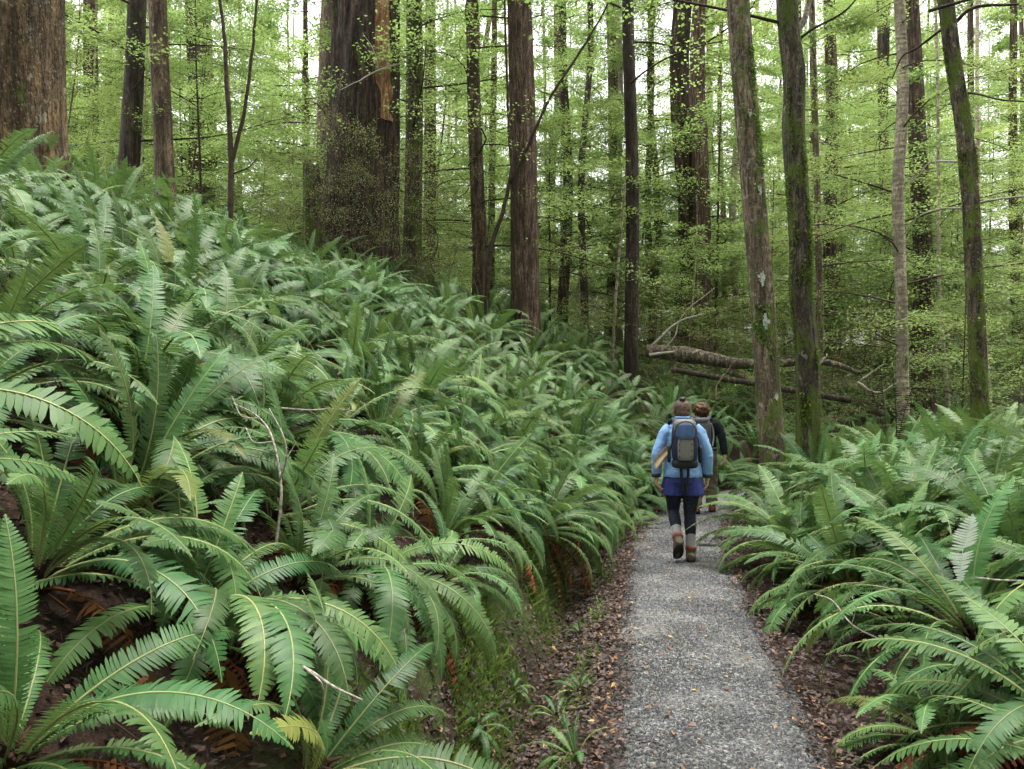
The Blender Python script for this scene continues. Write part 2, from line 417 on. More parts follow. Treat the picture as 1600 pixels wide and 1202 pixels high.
# gravel path
tt = np.linspace(np.searchsorted(TRAIL_T - T0, -4.0), len(TRAIL) - 140, 420).astype(int)
cen = TRAIL[tt]; nrm = np.stack([-_tan[tt, 1], _tan[tt, 0]], -1)
cols = np.linspace(-1, 1, 17)
tl = TRAIL_T[tt] - T0
def edge_w(side, t):
    P = np.stack([t * 1.3, np.full_like(t, 7.0 * side), np.zeros_like(t)], -1)
    return 0.52 + 0.075 * vnoise(P, 4) + 0.04 * vnoise(P * 5, 6)
wl, wr = edge_w(1, tl), edge_w(-1, tl)
off = np.where(cols[None] > 0, cols[None] * wl[:, None], cols[None] * wr[:, None])
PX = cen[:, None, 0] + off * nrm[:, None, 0]; PY = cen[:, None, 1] + off * nrm[:, None, 1]
PZ = 0.022 - 0.030 * np.abs(cols[None]) ** 3 + 0.006 * fbm(np.stack([PX * 3, PY * 3, PX * 0], -1), 2, 5)
PZ[:, 0] = PZ[:, -1] = -0.03
k = np.arange(PX.size).reshape(PX.shape)
Q = np.stack([k[:-1, :-1], k[1:, :-1], k[1:, 1:], k[:-1, 1:]], -1).reshape(-1, 4)[:, ::-1]
path = MB().add(np.stack([PX.ravel(), PY.ravel(), PZ.ravel()], -1), Q).build('path', M['gravel_bed'])
tag(path, kind='structure')

def along(t, s):
    """ground position at distance t along the trail, s uphill of its centre"""
    x = np.interp(t, TRAIL_T - T0, TRAIL[:, 0]); y = np.interp(t, TRAIL_T - T0, TRAIL[:, 1])
    tx = np.interp(t, TRAIL_T - T0, _tan[:, 0]); ty = np.interp(t, TRAIL_T - T0, _tan[:, 1])
    return x - ty * s, y + tx * s

# loose stones on the path
OCT = np.array([[1, 0, 0], [0, 1, 0], [-1, 0, 0], [0, -1, 0], [0, 0, 1], [0, 0, -1.]])
OF = np.array([[0, 1, 4], [1, 2, 4], [2, 3, 4], [3, 0, 4], [1, 0, 5], [2, 1, 5], [3, 2, 5], [0, 3, 5]])
n = 62000
t = 2.4 + 10.5 * NR.rand(n) ** 1.9
s = np.clip(NR.randn(n) * 0.34, -0.62, 0.62); uni = NR.rand(n) < 0.65; s[uni] = NR.uniform(-.56, .56, uni.sum())
x, y = along(t, s)
z = 0.022 - 0.030 * np.abs(s / .53) ** 3
r = (0.003 + 0.0058 * NR.rand(n) ** 2.4) * (1 + 0.05 * t)
sc = r[:, None] * NR.uniform(0.6, 1.3, (n, 3)); sc[:, 2] *= 0.7
ang = NR.rand(n) * 6.28; ca, sa = np.cos(ang), np.sin(ang)
L = OCT[None] * sc[:, None] * NR.uniform(0.75, 1.25, (n, 6, 1))
V = np.stack([L[..., 0] * ca[:, None] - L[..., 1] * sa[:, None] + x[:, None], L[..., 0] * sa[:, None] + L[..., 1] * ca[:, None] + y[:, None], L[..., 2] + (z + r * 0.25)[:, None]], -1)
Fs = (OF[None] + (np.arange(n) * 6)[:, None, None]).reshape(-1, 3)
gravel = MB().add(V.reshape(-1, 3), Fs, 0, np.repeat(np.clip(NR.rand(n) ** 1.25 * .86 + .30 * fbm(np.stack([x * 1.4, y * 1.4, x * 0], -1), 3, 71), 0, 1), 6)).build('gravel', M['stone'], smooth=False)
tag(gravel, 'loose grey stones covering the walking path', 'gravel', kind='stuff')

# fallen leaves on the verges, in the ditch and under the ferns
def leaf_sheet(x, y, z, size, tilt, tint):
    n = len(x); a = NR.rand(n) * 6.28
    d = np.stack([np.cos(a), np.sin(a), NR.randn(n) * tilt], -1); w = np.stack([-np.sin(a), np.cos(a), NR.randn(n) * tilt], -1)
    c = np.stack([x, y, z], -1); L = size[:, None]; up = np.array([0, 0, 1.])
    curl = (NR.rand(n) * 0.35)[:, None] * L * up
    P = np.stack([c - d * L, c - w * L * 0.55 + curl, c + d * L * 1.0 + curl * 0.6, c + w * L * 0.55 + curl, c], 1)
    F = np.array([[0, 1, 4], [1, 2, 4], [2, 3, 4], [3, 0, 4]])
    return P.reshape(-1, 3), (F[None] + (np.arange(n) * 5)[:, None, None]).reshape(-1, 3), np.repeat(tint, 5)
n = 64000
t = .4 + 12 * NR.rand(n) ** 1.7
pick = NR.rand(n)
s = np.where(pick < .28, NR.uniform(.5, 1.25, n), np.where(pick < .52, -NR.uniform(.5, 1.5, n), np.where(pick < .96, NR.uniform(1.2, 5.0, n), NR.uniform(-.56, .56, n))))
x, y = along(t, s); z = height(x, y) + 0.012 + 0.012 * NR.rand(n)
onp = abs(s) < .54; z[onp] = 0.034
tint = np.where(NR.rand(n) < .975, NR.rand(n) * .88, .85 + .15 * NR.rand(n))
rim = (NR.rand(n) < .08); s[rim] = np.where(NR.rand(rim.sum()) < .5, 1, -1) * NR.uniform(.40, .60, rim.sum()); x, y = along(t, s); z = np.maximum(height(x, y) + .012 + .012 * NR.rand(n), np.where(abs(s) < .6, .030, -9)); onp = abs(s) < .54
drop = onp & ~rim & (NR.rand(n) < .68); keep = ~drop; q_ = onp & ~rim; tint[q_] = .72 + .28 * NR.rand(q_.sum())
lit = MB().add(*[q for q in leaf_sheet(x[keep], y[keep], z[keep], NR.uniform(.008, .022, keep.sum()), 0.35, tint[keep])][:2], 0, np.repeat(tint[keep], 5)).build('leaf_litter', M['dead_leaf'], smooth=False)
n = 2600; t = .4 + 9 * NR.rand(n) ** 1.4; pick = NR.rand(n)
s = np.where(pick < .7, NR.uniform(1.5, 4.5, n), np.where(pick < .85, NR.uniform(.6, 1.2, n), -NR.uniform(.6, 1.6, n))); x, y = along(t, s); z = height(x, y)
mb = MB()
for k in range(n):
    a = NR.rand() * 6.28; L = NR.uniform(.03, .16); dv = np.array([math.cos(a), math.sin(a)]) * L
    e = height(np.array([x[k] + dv[0]]), np.array([y[k] + dv[1]]))[0] if L > .13 else z[k] + NR.randn() * .01
    p0 = np.array([x[k], y[k], z[k] + .012]); p2 = np.array([x[k] + dv[0], y[k] + dv[1], e + .014 + .02 * NR.rand()]); pm = (p0 + p2) / 2 + NR.randn(3) * .012
    mb.add(*tube([p0, pm, p2], [.0022, .0018, .001], 3, cap=False), 0, NR.rand() * .8)
tw = mb.build('twig_litter', M['dead_leaf']); tag(tw, 'thin dead twigs strewn over the soil and verges', 'twigs', kind='stuff')
tag(lit, 'brown fallen leaves lying along the path and ditch', 'leaf litter', kind='stuff')

# moss and tiny plants on the ditch bank and the trunk of the verge
n = 42000
t = 1.8 + 11 * NR.rand(n) ** 1.8
s = np.where(NR.rand(n) < .8, 1.20 + NR.randn(n) * .10, .74 + NR.randn(n) * .05)
P = np.stack([t * 1.1, s * 2, t * 0], -1); ok = vnoise(P * 1.6, 33) > -0.25; t, s = t[ok], s[ok]; n = len(t)
x, y = along(t, s); z = height(x, y)
a = NR.rand(n) * 6.28; h = NR.uniform(.008, .024, n) + .05 * NR.rand(n) ** 9; w = .004 + h * 0.12
base = np.stack([x, y, z - .004], -1); side = np.stack([np.cos(a), np.sin(a), 0 * a], -1) * w[:, None]
tip = base + np.stack([NR.randn(n) * .5 * h + .35 * h, NR.randn(n) * .5 * h - .2 * h, h], -1)
mid = base * .45 + tip * .55 + side * 1.2
V = np.stack([base - side, base + side, mid, tip], 1).reshape(-1, 3)
Fm = (np.array([[0, 1, 2], [0, 2, 3]])[None] + (np.arange(n) * 4)[:, None, None]).reshape(-1, 3)
moss = MB().add(V, Fm, 0, np.repeat(NR.rand(n), 4)).build('moss', M['moss'])
tag(moss, 'bright green moss carpeting the bank of the ditch', 'moss', kind='stuff')

# ------------------------------------------------------------------ ferns
def frond_arrays(seed, a0, a1, pairs=40, width=0.105, petiole=0.10, curl=0.0, detail=True, bend_pow=1.3):
    """one pinnate frond of unit length, growing along +X and arching; returns list of (V, faces, slot, tint)"""
    rg = np.random.RandomState(seed)
    n = 26
    uu = np.linspace(0, 1, n); ang = np.radians(a0 + (a1 - a0) * uu ** bend_pow)
    side = 0.10 * rg.randn() * uu ** 2
    dx = np.cos(ang); dz = np.sin(ang)
    pts = np.zeros((n, 3)); pts[1:, 0] = np.cumsum(dx[:-1]) / (n - 1); pts[1:, 2] = np.cumsum(dz[:-1]) / (n - 1); pts[:, 1] = side
    tw = rg.randn() * 0.35; tone = rg.uniform(.05, .75)
    out = []
    rad = 0.0075 * (1 - 0.8 * uu)
    V, F = tube(pts, rad, 4 if detail else 3, cap=False)
    out.append((V, F, 1, 0.5))
    st = petiole + (1 - petiole) * (np.arange(pairs) + 0.5) / pairs
    gap = (1 - petiole) / pairs; torn = set(); tk = rg.randint(8, pairs)
    if rg.rand() < .6: torn = set(range(tk, tk + rg.randint(2, 5)))
    Vs, Fs, Ts = [], [], []; c = 0
    for k, s_ in enumerate(st):
        v = (s_ - petiole) / (1 - petiole)
        w = width * min(1.0, 0.25 + 1.9 * v ** 0.9) * (1 - max(0, (v - 0.55) / 0.45) ** 2.4) * (1 + 0.05 * rg.randn())
        w = max(w, 0.006)
        fi = s_ * (n - 1); i0 = min(int(fi), n - 2); fi -= i0; p = pts[i0] * (1 - fi) + pts[i0 + 1] * fi; an = ang[i0] * (1 - fi) + ang[i0 + 1] * fi
        T = np.array([math.cos(an), 0, math.sin(an)]); Nn = np.array([-math.sin(an), 0, math.cos(an)])
        roll = tw * v; B0 = np.array([0, 1.0, 0])
        B = B0 * math.cos(roll) + Nn * math.sin(roll); N2 = Nn * math.cos(roll) - B0 * math.sin(roll)
        tl = tone + 0.07 * rg.randn() + 0.25 * v
        for sg in (-1, 1):
            if rg.rand() < 0.015 + (0.5 if k in torn else 0): continue
            fw = 0.06 + 0.34 * v + 0.06 * rg.randn()
            lift = 0.22 - 0.15 * v + 0.05 * rg.randn()
            D = B * sg + T * fw + N2 * lift; D /= np.linalg.norm(D)
            Wd = T - D * np.dot(T, D); Wd /= np.linalg.norm(Wd)
            hw = gap * 0.45
            if curl: Wd = Wd * math.cos(curl) + N2 * math.sin(curl) * rg.choice([-1, 1]); hw *= 0.8
            dr = -(0.28 + 0.07 * rg.randn()) * N2 - curl * 0.8 * N2 * abs(rg.randn())
            if detail:
                us = (0.0, 0.35, 0.78, 1.0); hs = (1.0, 1.0, 0.74, 0.0)
            else:
                us = (0.0, 0.7, 1.0); hs = (1.0, 0.9, 0.0)
            rows = []
            for ux, hx in zip(us, hs):
                cc = p + D * (w * ux) + dr * w * ux * ux + T * (0.10 * w * ux * ux)
                if hx > 0: rows += [cc - Wd * hw * hx, cc + Wd * hw * hx]
                else: rows.append(cc)
            m_ = len(us)
            for q in range(m_ - 2): Fs.append([c + 2 * q, c + 2 * q + 2, c + 2 * q + 3, c + 2 * q + 1] if sg > 0 else [c + 2 * q + 1, c + 2 * q + 3, c + 2 * q + 2, c + 2 * q])
            q = 2 * (m_ - 2); Fs.append([c + q, c + q + 2, c + q + 1, c + q + 1] if sg > 0 else [c + q + 1, c + q + 2, c + q, c + q])
            Vs += rows; Ts += [np.clip(tl + 0.12 * rg.randn(), 0, 1)] * len(rows); c += len(rows)
    Fs = np.array(Fs); tri = Fs[Fs[:, 2] == Fs[:, 3]] if False else Fs
    quads = Fs[[len(set(f)) == 4 for f in Fs]]; tris = np.array([[f[0], f[1], f[2]] for f in Fs if len(set(f)) == 3])
    out.append((np.array(Vs), [quads, tris], 0, np.array(Ts)))
    return out

# fronds from upright to drooping
ARCH = [(86, 55), (80, 30), (76, 8), (70, -12), (66, -32), (58, -48), (50, -62), (38, -70), (24, -66), (12, -60)]
def frond_set(detail, pairs):
    return [[frond_arrays(100 + 7 * i + j, a0 + 3 * j, a1 - 4 * j, pairs + 3 * j, 0.074 + 0.006 * ((i + j) % 3), 0.09 + 0.02 * (i % 3), 0, detail, 1.25 + 0.2 * j) for j in range(2)] for i, (a0, a1) in enumerate(ARCH)]
FRONDS = frond_set(True, 54)
FRONDS_LOW = frond_set(False, 36)
DEAD = [frond_arrays(500 + i, a0, a1, 30, 0.085, 0.12, 0.7, False, 0.8) for i, (a0, a1) in enumerate([(20, -65), (0, -60), (35, -75), (-15, -50)])]

def pieces_mesh(name, pieces, mats):
    mb = MB()
    for V, F, slot, t in pieces: mb.add(V, F, slot, t)
    return mb.mesh(name, mats)
FR_MESH = [[pieces_mesh('frond', p, [M['fern'], M['fern_rib']]) for p in row] for row in FRONDS]
FR_MESH_OLD = [[pieces_mesh('frond_yellowing', p, [M['fern_old'], M['fern_rib']]) for p in row[:1]] for row in FRONDS]
FR_MESH_DEAD = [[pieces_mesh('dead_frond', p, [M['fern_dead'], M['fern_dead']]) for p in row[:1]] for row in FRONDS]
DEAD_MESH = [pieces_mesh('dead_frond', p, [M['fern_dead'], M['fern_dead']]) for p in DEAD]
mb = MB()
for k in range(26):
    a = k * 2.4; h = 0.10 * R.random()
    p0 = np.array([0.05 * math.cos(a), 0.05 * math.sin(a), -0.06]); p1 = p0 * np.array([.6, .6, 0]) + np.array([0, 0, 0.02 + h])
    p2 = p1 + np.array([0.05 * math.cos(a), 0.05 * math.sin(a), 0.03])
    mb.add(*tube([p0, p1, p2], [0.020, 0.014, 0.003], 5))
ROOT_MESH = mb.mesh('rootstock', M['root'])

def fern_spec(rg, nf, droop=0.0, dead=3, spread=1.0):
    """fronds of one fern whose downhill side is +X: (kind, index, matrix)"""
    out = []
    for k in range(nf):
        az = (k + rg.uniform(-.35, .35)) / nf * 2 * math.pi * (1 if nf < 9 else 2)
        az -= 0.38 * math.sin(az)                      # more fronds sweep downhill
        inner = (k >= nf * 0.55)
        c = math.cos(az)
        i = (2.0 if inner else 4.6) + 1.7 * c + droop + rg.gauss(0, 0.9)
        i = int(max(0, min(len(ARCH) - 1, round(i))))
        L = rg.uniform(.72, 1.0) * (1 + 0.14 * c)
        Mx = Matrix.Rotation(az, 4, 'Z') @ Matrix.Translation((0.025, 0, 0.02)) @ Matrix.Rotation(rg.gauss(0, .12), 4, 'X') @ Matrix.Rotation(-rg.gauss(0, .06), 4, 'Y') @ Matrix.Diagonal((L, L * rg.uniform(.85, 1.15), L, 1))
        q = rg.random(); out.append(('old' if q < .03 else 'brown' if q < .045 and i > 6 else 'green', (i, rg.randrange(2)), Mx))
    for k in range(dead):
        az = rg.gauss(0, 1.3); L = rg.uniform(.6, 1.05)
        Mx = Matrix.Rotation(az, 4, 'Z') @ Matrix.Translation((0.03, 0, 0.0)) @ Matrix.Diagonal((L, L, L, 1))
        out.append(('dead', (rg.randrange(4), 0), Mx))
    return out

def xf(V, Mx):
    A = np.array(Mx); return V @ A[:3, :3].T + A[:3, 3]

def fern_pieces(spec, low=True, extra=None):
    src = FRONDS_LOW if low else FRONDS; res = []
    for kind, (i, j), Mx in spec:
        Mt = extra @ Mx if extra is not None else Mx
        if kind == 'dead':
            for V, F, sl, t in DEAD[i]: res.append((xf(V, Mt), F, 2, t))
        else:
            d = R.uniform(-.25, .25)
            for V, F, sl, t in src[i][j]: res.append((xf(V, Mt), F, 2 if kind == 'brown' else sl, np.clip(t + d, 0, 1)))
    return res

FERN_MATS = [M['fern'], M['fern_rib'], M['fern_dead']]
FERN_MESH = []
for k in range(9):
    rg = random.Random(900 + k)
    FERN_MESH.append(pieces_mesh('fern', fern_pieces(fern_spec(rg, rg.randint(15, 21), rg.uniform(-.5, 1.0), rg.randint(2, 5)), low=False), FERN_MATS))

def lean_matrix(x, y, amount=0.75):
    e = 0.25
    h_ = height(np.array([x + e, x - e, x, x]), np.array([y, y, y + e, y - e]))
    gx_ = (h_[0] - h_[1]) / (2 * e); gy_ = (h_[2] - h_[3]) / (2 * e)
    down = math.atan2(-gy_, -gx_); slope = math.atan(math.hypot(gx_, gy_))
    return down, slope * amount

def fern_frame(x, y, rg, jitter=0.35):
    down, tilt = lean_matrix(x, y)
    az = down + rg.gauss(0, jitter)
    axis = Vector((-math.sin(down), math.cos(down), 0))
    return Matrix.Translation((x, y, H1(x, y) - 0.02)) @ Matrix.Rotation(min(tilt, .5), 4, axis) @ Matrix.Rotation(az, 4, 'Z')

def big_fern(x, y, size, rg, nf=None, droop=0.0, dead=3, label=None, group='crown ferns on the banks'):
    root = empty('crown_fern'); root.matrix_world = fern_frame(x, y, rg) @ Matrix.Scale(size, 4)
    for kind, (i, j), Mx in fern_spec(rg, nf or rg.randint(16, 22), droop, dead):
        if kind == 'dead': o = obj('dead_frond', DEAD_MESH[i], root)
        elif kind == 'brown': o = obj('dead_frond', FR_MESH_DEAD[i][0], root)
        elif kind == 'old': o = obj('frond', FR_MESH_OLD[i][0], root); o['label'] = 'yellowing frond'
        else: o = obj('frond', FR_MESH[i][j], root)
        o.matrix_local = Mx
    o = obj('rootstock', ROOT_MESH, root); o.scale = (1.05,) * 3
    return tag(root, label, 'fern', group)

# the ferns one can point at: photograph pixel of the crown's centre, size, fronds, droop, dead fronds, label
HERO = [
    (290, 985, .92, 26, 1.4, 9, 'large crown fern with spread fronds on bare litter, nearest of the uphill slope'),
    (190, 815, .95, 15, 0.2, 6, 'crown fern with few tall arching fronds above bare brown litter'),
    (15, 1195, .72, 18, 1.0, 5, 'pale green fern cut by the lower corner of the picture on the uphill bank'),
    (480, 1215, .80, 18, 1.0, 6, 'crown fern at the bottom edge of the picture above the mossy ditch'),
    (560, 905, .95, 20, 1.6, 9, 'crown fern hanging over rust-brown dead fronds above the ditch bank'),
    (365, 610, 1.0, 18, -.2, 2, 'upright crown fern with yellow-green inner fronds halfway up the slope'),
    (205, 410, .80, 13, -.3, 1, 'small upright crown fern on bare soil below the massive trunk'),
    (140, 520, .80, 14, .3, 3, 'crown fern with one long arching frond beside rust-brown dead ones'),
    (355, 400, .80, 17, -.4, 2, 'crown fern near the crest, downhill of the forked sapling'),
    (1478, 1165, .66, 17, .8, 4, 'small fern sprawling on the verge at the lower corner beside the path'),
    (1575, 1075, .75, 16, .8, 4, 'fern filling the lower corner of the low bank above the small verge fern'),
    (1420, 985, .70, 15, 1.0, 6, 'fern with rusty skirt over the litter, between white frond and verge'),
    (1600, 905, .95, 18, .8, 2, 'big fern with blue-green fronds at the picture edge over the verge'),
    (1395, 770, 1.2, 24, -.2, 3, 'largest upright crown fern on the low bank, behind the white frond'),
    (1290, 745, 1.05, 18, .2, 3, 'crown fern on the low bank just in front of the leaning lichened trunk'),
    (1215, 800, .70, 16, 1.4, 4, 'fern drooping over the path edge just past the hikers'),
    (1330, 905, .85, 16, 1.3, 8, 'fern with rust-brown dead fronds drooping onto the verge'),
    (1530, 790, 1.15, 18, .2, 2, 'crown fern with dark upright fronds near the picture edge, low bank'),
    (1565, 690, 1.25, 17, -.2, 1, 'yellow-green crown fern in front of the dark mossy trunk'),
    (55, 905, .85, 17, .8, 7, 'crown fern cut by the picture edge, just uphill of the bare litter patch'),
    (425, 815, .95, 18, .8, 4, 'crown fern tangled with a pale dead twig on the slope'),
    (25, 560, .85, 16, .2, 9, 'crown fern at the picture edge beside hanging rust-brown fronds'),
    (690, 905, .62, 15, 1.8, 6, 'crown fern overhanging the mossy bank with rusty dead fronds behind'),
    (905, 1075, .22, 9, .6, 0, 'small fern growing in the ditch halfway along'),
    (905, 985, .18, 9, .6, 0, 'tiny fern on the ditch edge upstream of the other seedlings'),
    (900, 1180, .30, 8, .9, 0, 'small thin-leaved fern at the bottom edge in the ditch'),
    (870, 1115, .24, 7, 1.2, 0, 'small sprawling fern in the ditch beside the darker litter'),
    (935, 900, .22, 9, .6, 0, 'little fern on the verge nearest behind the walkers'),
    (800, 1075, .20, 8, 1.2, 0, 'tiny fern hanging on the mossy ditch bank'),
    (745, 1130, .24, 8, 1.2, 0, 'little fern drooping from the bank over bright moss'),
    (1360, 1045, .20, 4, -1.5, 0, 'single small upright fern shoot on the litter verge'),
]
spots = []
for px, py, size, nf, droop, dead, label in HERO:
    x, y, z = hit_ground(px, py)
    big_fern(x, y, size, random.Random(int(px * 7 + py)), nf, droop, dead, label, 'crown ferns on the banks' if size > .3 else 'small ferns in the ditch')
    if size > .3: spots.append((x, y, .30))

# the rest of the bank, scattered
cand = []
rg = random.Random(77)
for k in range(30000):
    y = 0.6 + 27 * rg.random() ** 1.4; x = rg.uniform(-1.02, 1.02) * (0.66 * y + .5)
    cand.append((x, y))
cand = np.array(cand); sC, tC = trail_coords(cand[:, 0], cand[:, 1])
dens = vnoise(np.stack([cand[:, 0] * .9, cand[:, 1] * .9, cand[:, 0] * 0], -1), 61)
placed = []; grid = {}
def free(x, y, r):
    ci, cj = int(x // .7), int(y // .7)
    for i in range(ci - 1, ci + 2):
        for j in range(cj - 1, cj + 2):
            for (a, b, q) in grid.get((i, j), ()):
                if (a - x) ** 2 + (b - y) ** 2 < (r) ** 2: return False
    return True
def put(x, y, r): grid.setdefault((int(x // .7), int(y // .7)), []).append((x, y, r))
for x, y, r in spots: put(x, y, r)
for (x, y), s_, t_, dn in zip(cand, sC, tC, dens):
    if math.hypot(x, y) < 1.95 or y > 24: continue
    up = s_ > 0
    if up and (s_ < (1.65 if y < 7 else 1.25 if y < 10.5 else 1.0) or s_ > 15): continue
    if not up and (s_ > (-1.05 if y < 9 else -1.25 if y < 11.6 else -.9) or s_ < -14): continue
    r = (0.48 if up else 0.48) + 0.24 * max(0, -dn) + 0.012 * max(0, y - 8)
    if y > 14: r += .12
    if not free(x, y, r): continue
    put(x, y, r); placed.append((math.hypot(x, y), x, y, s_))
placed.sort()
print('ferns scattered', len(placed))
n_obj = 0; stuff = MB()
for k, (d, x, y, s_) in enumerate(placed):
    rg = random.Random(4000 + k)
    size = rg.uniform(.85, 1.3) if s_ > 0 else rg.uniform(.92, 1.3)
    if d < 4: size *= .85
    if y < 9.5 and -1.5 < s_ < 2.2: size *= .9
    if y > 15: size *= 1.1
    inview = abs(x) < .64 * y + .35
    if inview and n_obj < 275:
        n_obj += 1
        look = 'large crown fern' if size > 1.15 else 'crown fern' if size > .98 else 'smaller crown fern'
        if s_ > 0:
            row = 'overhanging the ditch' if s_ < 2.2 else 'low on the slope' if s_ < 3.6 else 'halfway up the slope' if s_ < 5.4 else 'high on the slope' if s_ < 7 else 'on the crest'
            if y > 12.5: row = 'on the far slope'
            label = f'{look} {row}, below the {near_mark(x, y)}' if y <= 12.5 else f'{look} {row} near the {near_mark(x, y)}'
        else:
            row = 'leaning over the verge' if s_ > -1.7 else 'on the low bank' if y < 9 else 'at the back of the low bank'
            label = f'{look} {row}, towards the {near_mark(x, y)}'
        if d < 7.6:
            big_fern(x, y, size, rg, None, rg.uniform(-.3, 1.3), rg.randint(8, 13) if 0 < s_ < 2.8 else rg.randint(5, 9), label)
        else:
            o = obj('crown_fern', FERN_MESH[rg.randrange(9)])
            o.matrix_world = fern_frame(x, y, rg) @ Matrix.Scale(size, 4)
            tag(o, label, 'fern', 'crown ferns on the banks')
    else:
        spec = fern_spec(rg, 11, .5, 1)
        for V, F, sl, t in fern_pieces(spec, True, fern_frame(x, y, rg) @ Matrix.Scale(size, 4)): stuff.add(V, F, sl, t)
o = stuff.build('fern_undergrowth', FERN_MATS)
tag(o, 'mass of farther ferns covering the forest floor', 'ferns', kind='stuff')

# dark fertile fronds standing above the largest fern, and a frond showing its white underside
hero = {o['label']: o for o in COL.objects if o.name.startswith('crown_fern') and 'label' in o}
M['fertile'] = leaf_mat('fertile_frond', (0.020, 0.016, 0.010), (0.055, 0.042, 0.024), 0.0, 0.8, 0.2)
M['white_frond'] = leaf_mat('frond_underside', (0.50, 0.55, 0.50), (0.70, 0.74, 0.70), 0.2, 0.5, 0.4)
fert = pieces_mesh('fertile_frond', frond_arrays(801, 88, 80, 46, .038, .25, .9, False), [M['fertile'], M['fertile']])
big = hero['largest upright crown fern on the low bank, behind the white frond']
for k, (az, tl, L) in enumerate([(.4, .05, 1.25), (1.5, .10, 1.35), (2.6, .04, 1.2), (4.2, .12, 1.3)]):
    o = obj('fertile_frond', fert, big); o['label'] = 'dark spiky fertile frond'
    o.matrix_local = Matrix.Rotation(az, 4, 'Z') @ Matrix.Rotation(tl, 4, 'Y') @ Matrix.Scale(L, 4)
wf = pieces_mesh('white_frond', frond_arrays(802, 80, 86, 26, .17, .08), [M['white_frond'], M['white_frond']])
nb_ = hero['crown fern with dark upright fronds near the picture edge, low bank']
p0 = unproject(1497, 915, 4.0)
o = obj('white_frond', wf, nb_); o['label'] = 'frond turned over to its white underside'
o.matrix_local = nb_.matrix_basis.inverted() @ (Matrix.Translation(p0) @ Matrix.Rotation(math.radians(-90), 4, 'Z') @ Matrix.Rotation(math.radians(8), 4, 'X') @ Matrix.Scale(.36, 4))

# ------------------------------------------------------------------ trees
def trunk_mesh(name, seed, Ht, r0, r1, lean=(0, 0), wob=0.15, flute=0.04, fn=9, seg=20, rows=50, flare=0.5, mat='brown', knobs=0, curve=(0, 0), buttress=0.0, rowpow=1.25, ridge=0.0, bend=None):
    """tapered trunk with its base at the origin; lean = metres sideways per metre of height"""
    z = np.concatenate([[-0.6, -0.25], np.linspace(0, 1, rows) ** rowpow * Ht])
    zz = np.maximum(z, 0)
    ph = np.array([seed * 1.37, seed * .73])
    cx = lean[0] * zz + curve[0] * np.sin(zz / Ht * 3.0) + wob * (vnoise(np.stack([zz * .22, zz * 0 + seed, zz * 0], -1), 1))
    cy_ = lean[1] * zz + curve[1] * np.sin(zz / Ht * 3.0) + wob * (vnoise(np.stack([zz * .22, zz * 0 + seed, zz * 0], -1), 2))
    cx -= cx[1]; cy_ -= cy_[1]
    if bend is not None:
        bp = smooth_path(np.array(bend), 80); cx = np.interp(zz, bp[:, 1], bp[:, 0]); hi = zz > bp[-1, 1]; sl = (bp[-1, 0] - bp[-12, 0]) / (bp[-1, 1] - bp[-12, 1]); cx[hi] += sl * (zz[hi] - bp[-1, 1])
    r = r0 + (r1 - r0) * (zz / Ht) ** 0.9
    r = r * (1 + flare * np.exp(-zz / (1.6 * r0 + .15)))
    a = np.arange(seg) / seg * 2 * math.pi
    A, Z = np.meshgrid(a, z)
    P = np.stack([np.cos(A) * 1.0 + seed, np.sin(A), Z * .35], -1)
    f = flute * (1.6 * fbm(np.stack([np.cos(A) * fn / 5 + seed, np.sin(A) * fn / 5, Z * .16], -1), 2, seed) + 0.5 * vnoise(np.stack([np.cos(A) * fn + seed, np.sin(A) * fn, Z * .9], -1), seed + 3))
    f = f + knobs * np.maximum(0, vnoise(np.stack([np.cos(A) * 1.5 + seed, np.sin(A) * 1.5, Z * 1.1], -1), seed + 8) - .35)
    if ridge: f = f - ridge * np.abs(vnoise(np.stack([np.cos(A) * fn * 1.3 + seed, np.sin(A) * fn * 1.3, Z * 1.1], -1), seed + 5)) - .6 * ridge * np.abs(vnoise(np.stack([np.cos(A) * fn * 2.6, np.sin(A) * fn * 2.6 + seed, Z * 2.3], -1), seed + 6))
    if buttress: f = f + buttress * (np.exp(-np.maximum(Z, 0) / (1.8 * r0 + .2)) * np.cos(A * 5 + seed + .6 * np.sin(A * 2)))
    RR = r[:, None] * (1 + f)
    V = np.stack([cx[:, None] + RR * np.cos(A), cy_[:, None] + RR * np.sin(A), Z], -1).reshape(-1, 3)
    m_ = len(z); i = np.arange(m_ - 1)[:, None] * seg; j = np.arange(seg)[None]; j2 = (j + 1) % seg
    Q = np.stack([i + j, i + j2, i + seg + j2, i + seg + j], -1).reshape(-1, 4)
    mb = MB().add(V, [Q, (np.arange(seg) + (m_ - 1) * seg)[None]])
    axis = lambda h: np.array([np.interp(h, z, cx), np.interp(h, z, cy_), h])
    return mb.mesh(name, M[mat]), axis

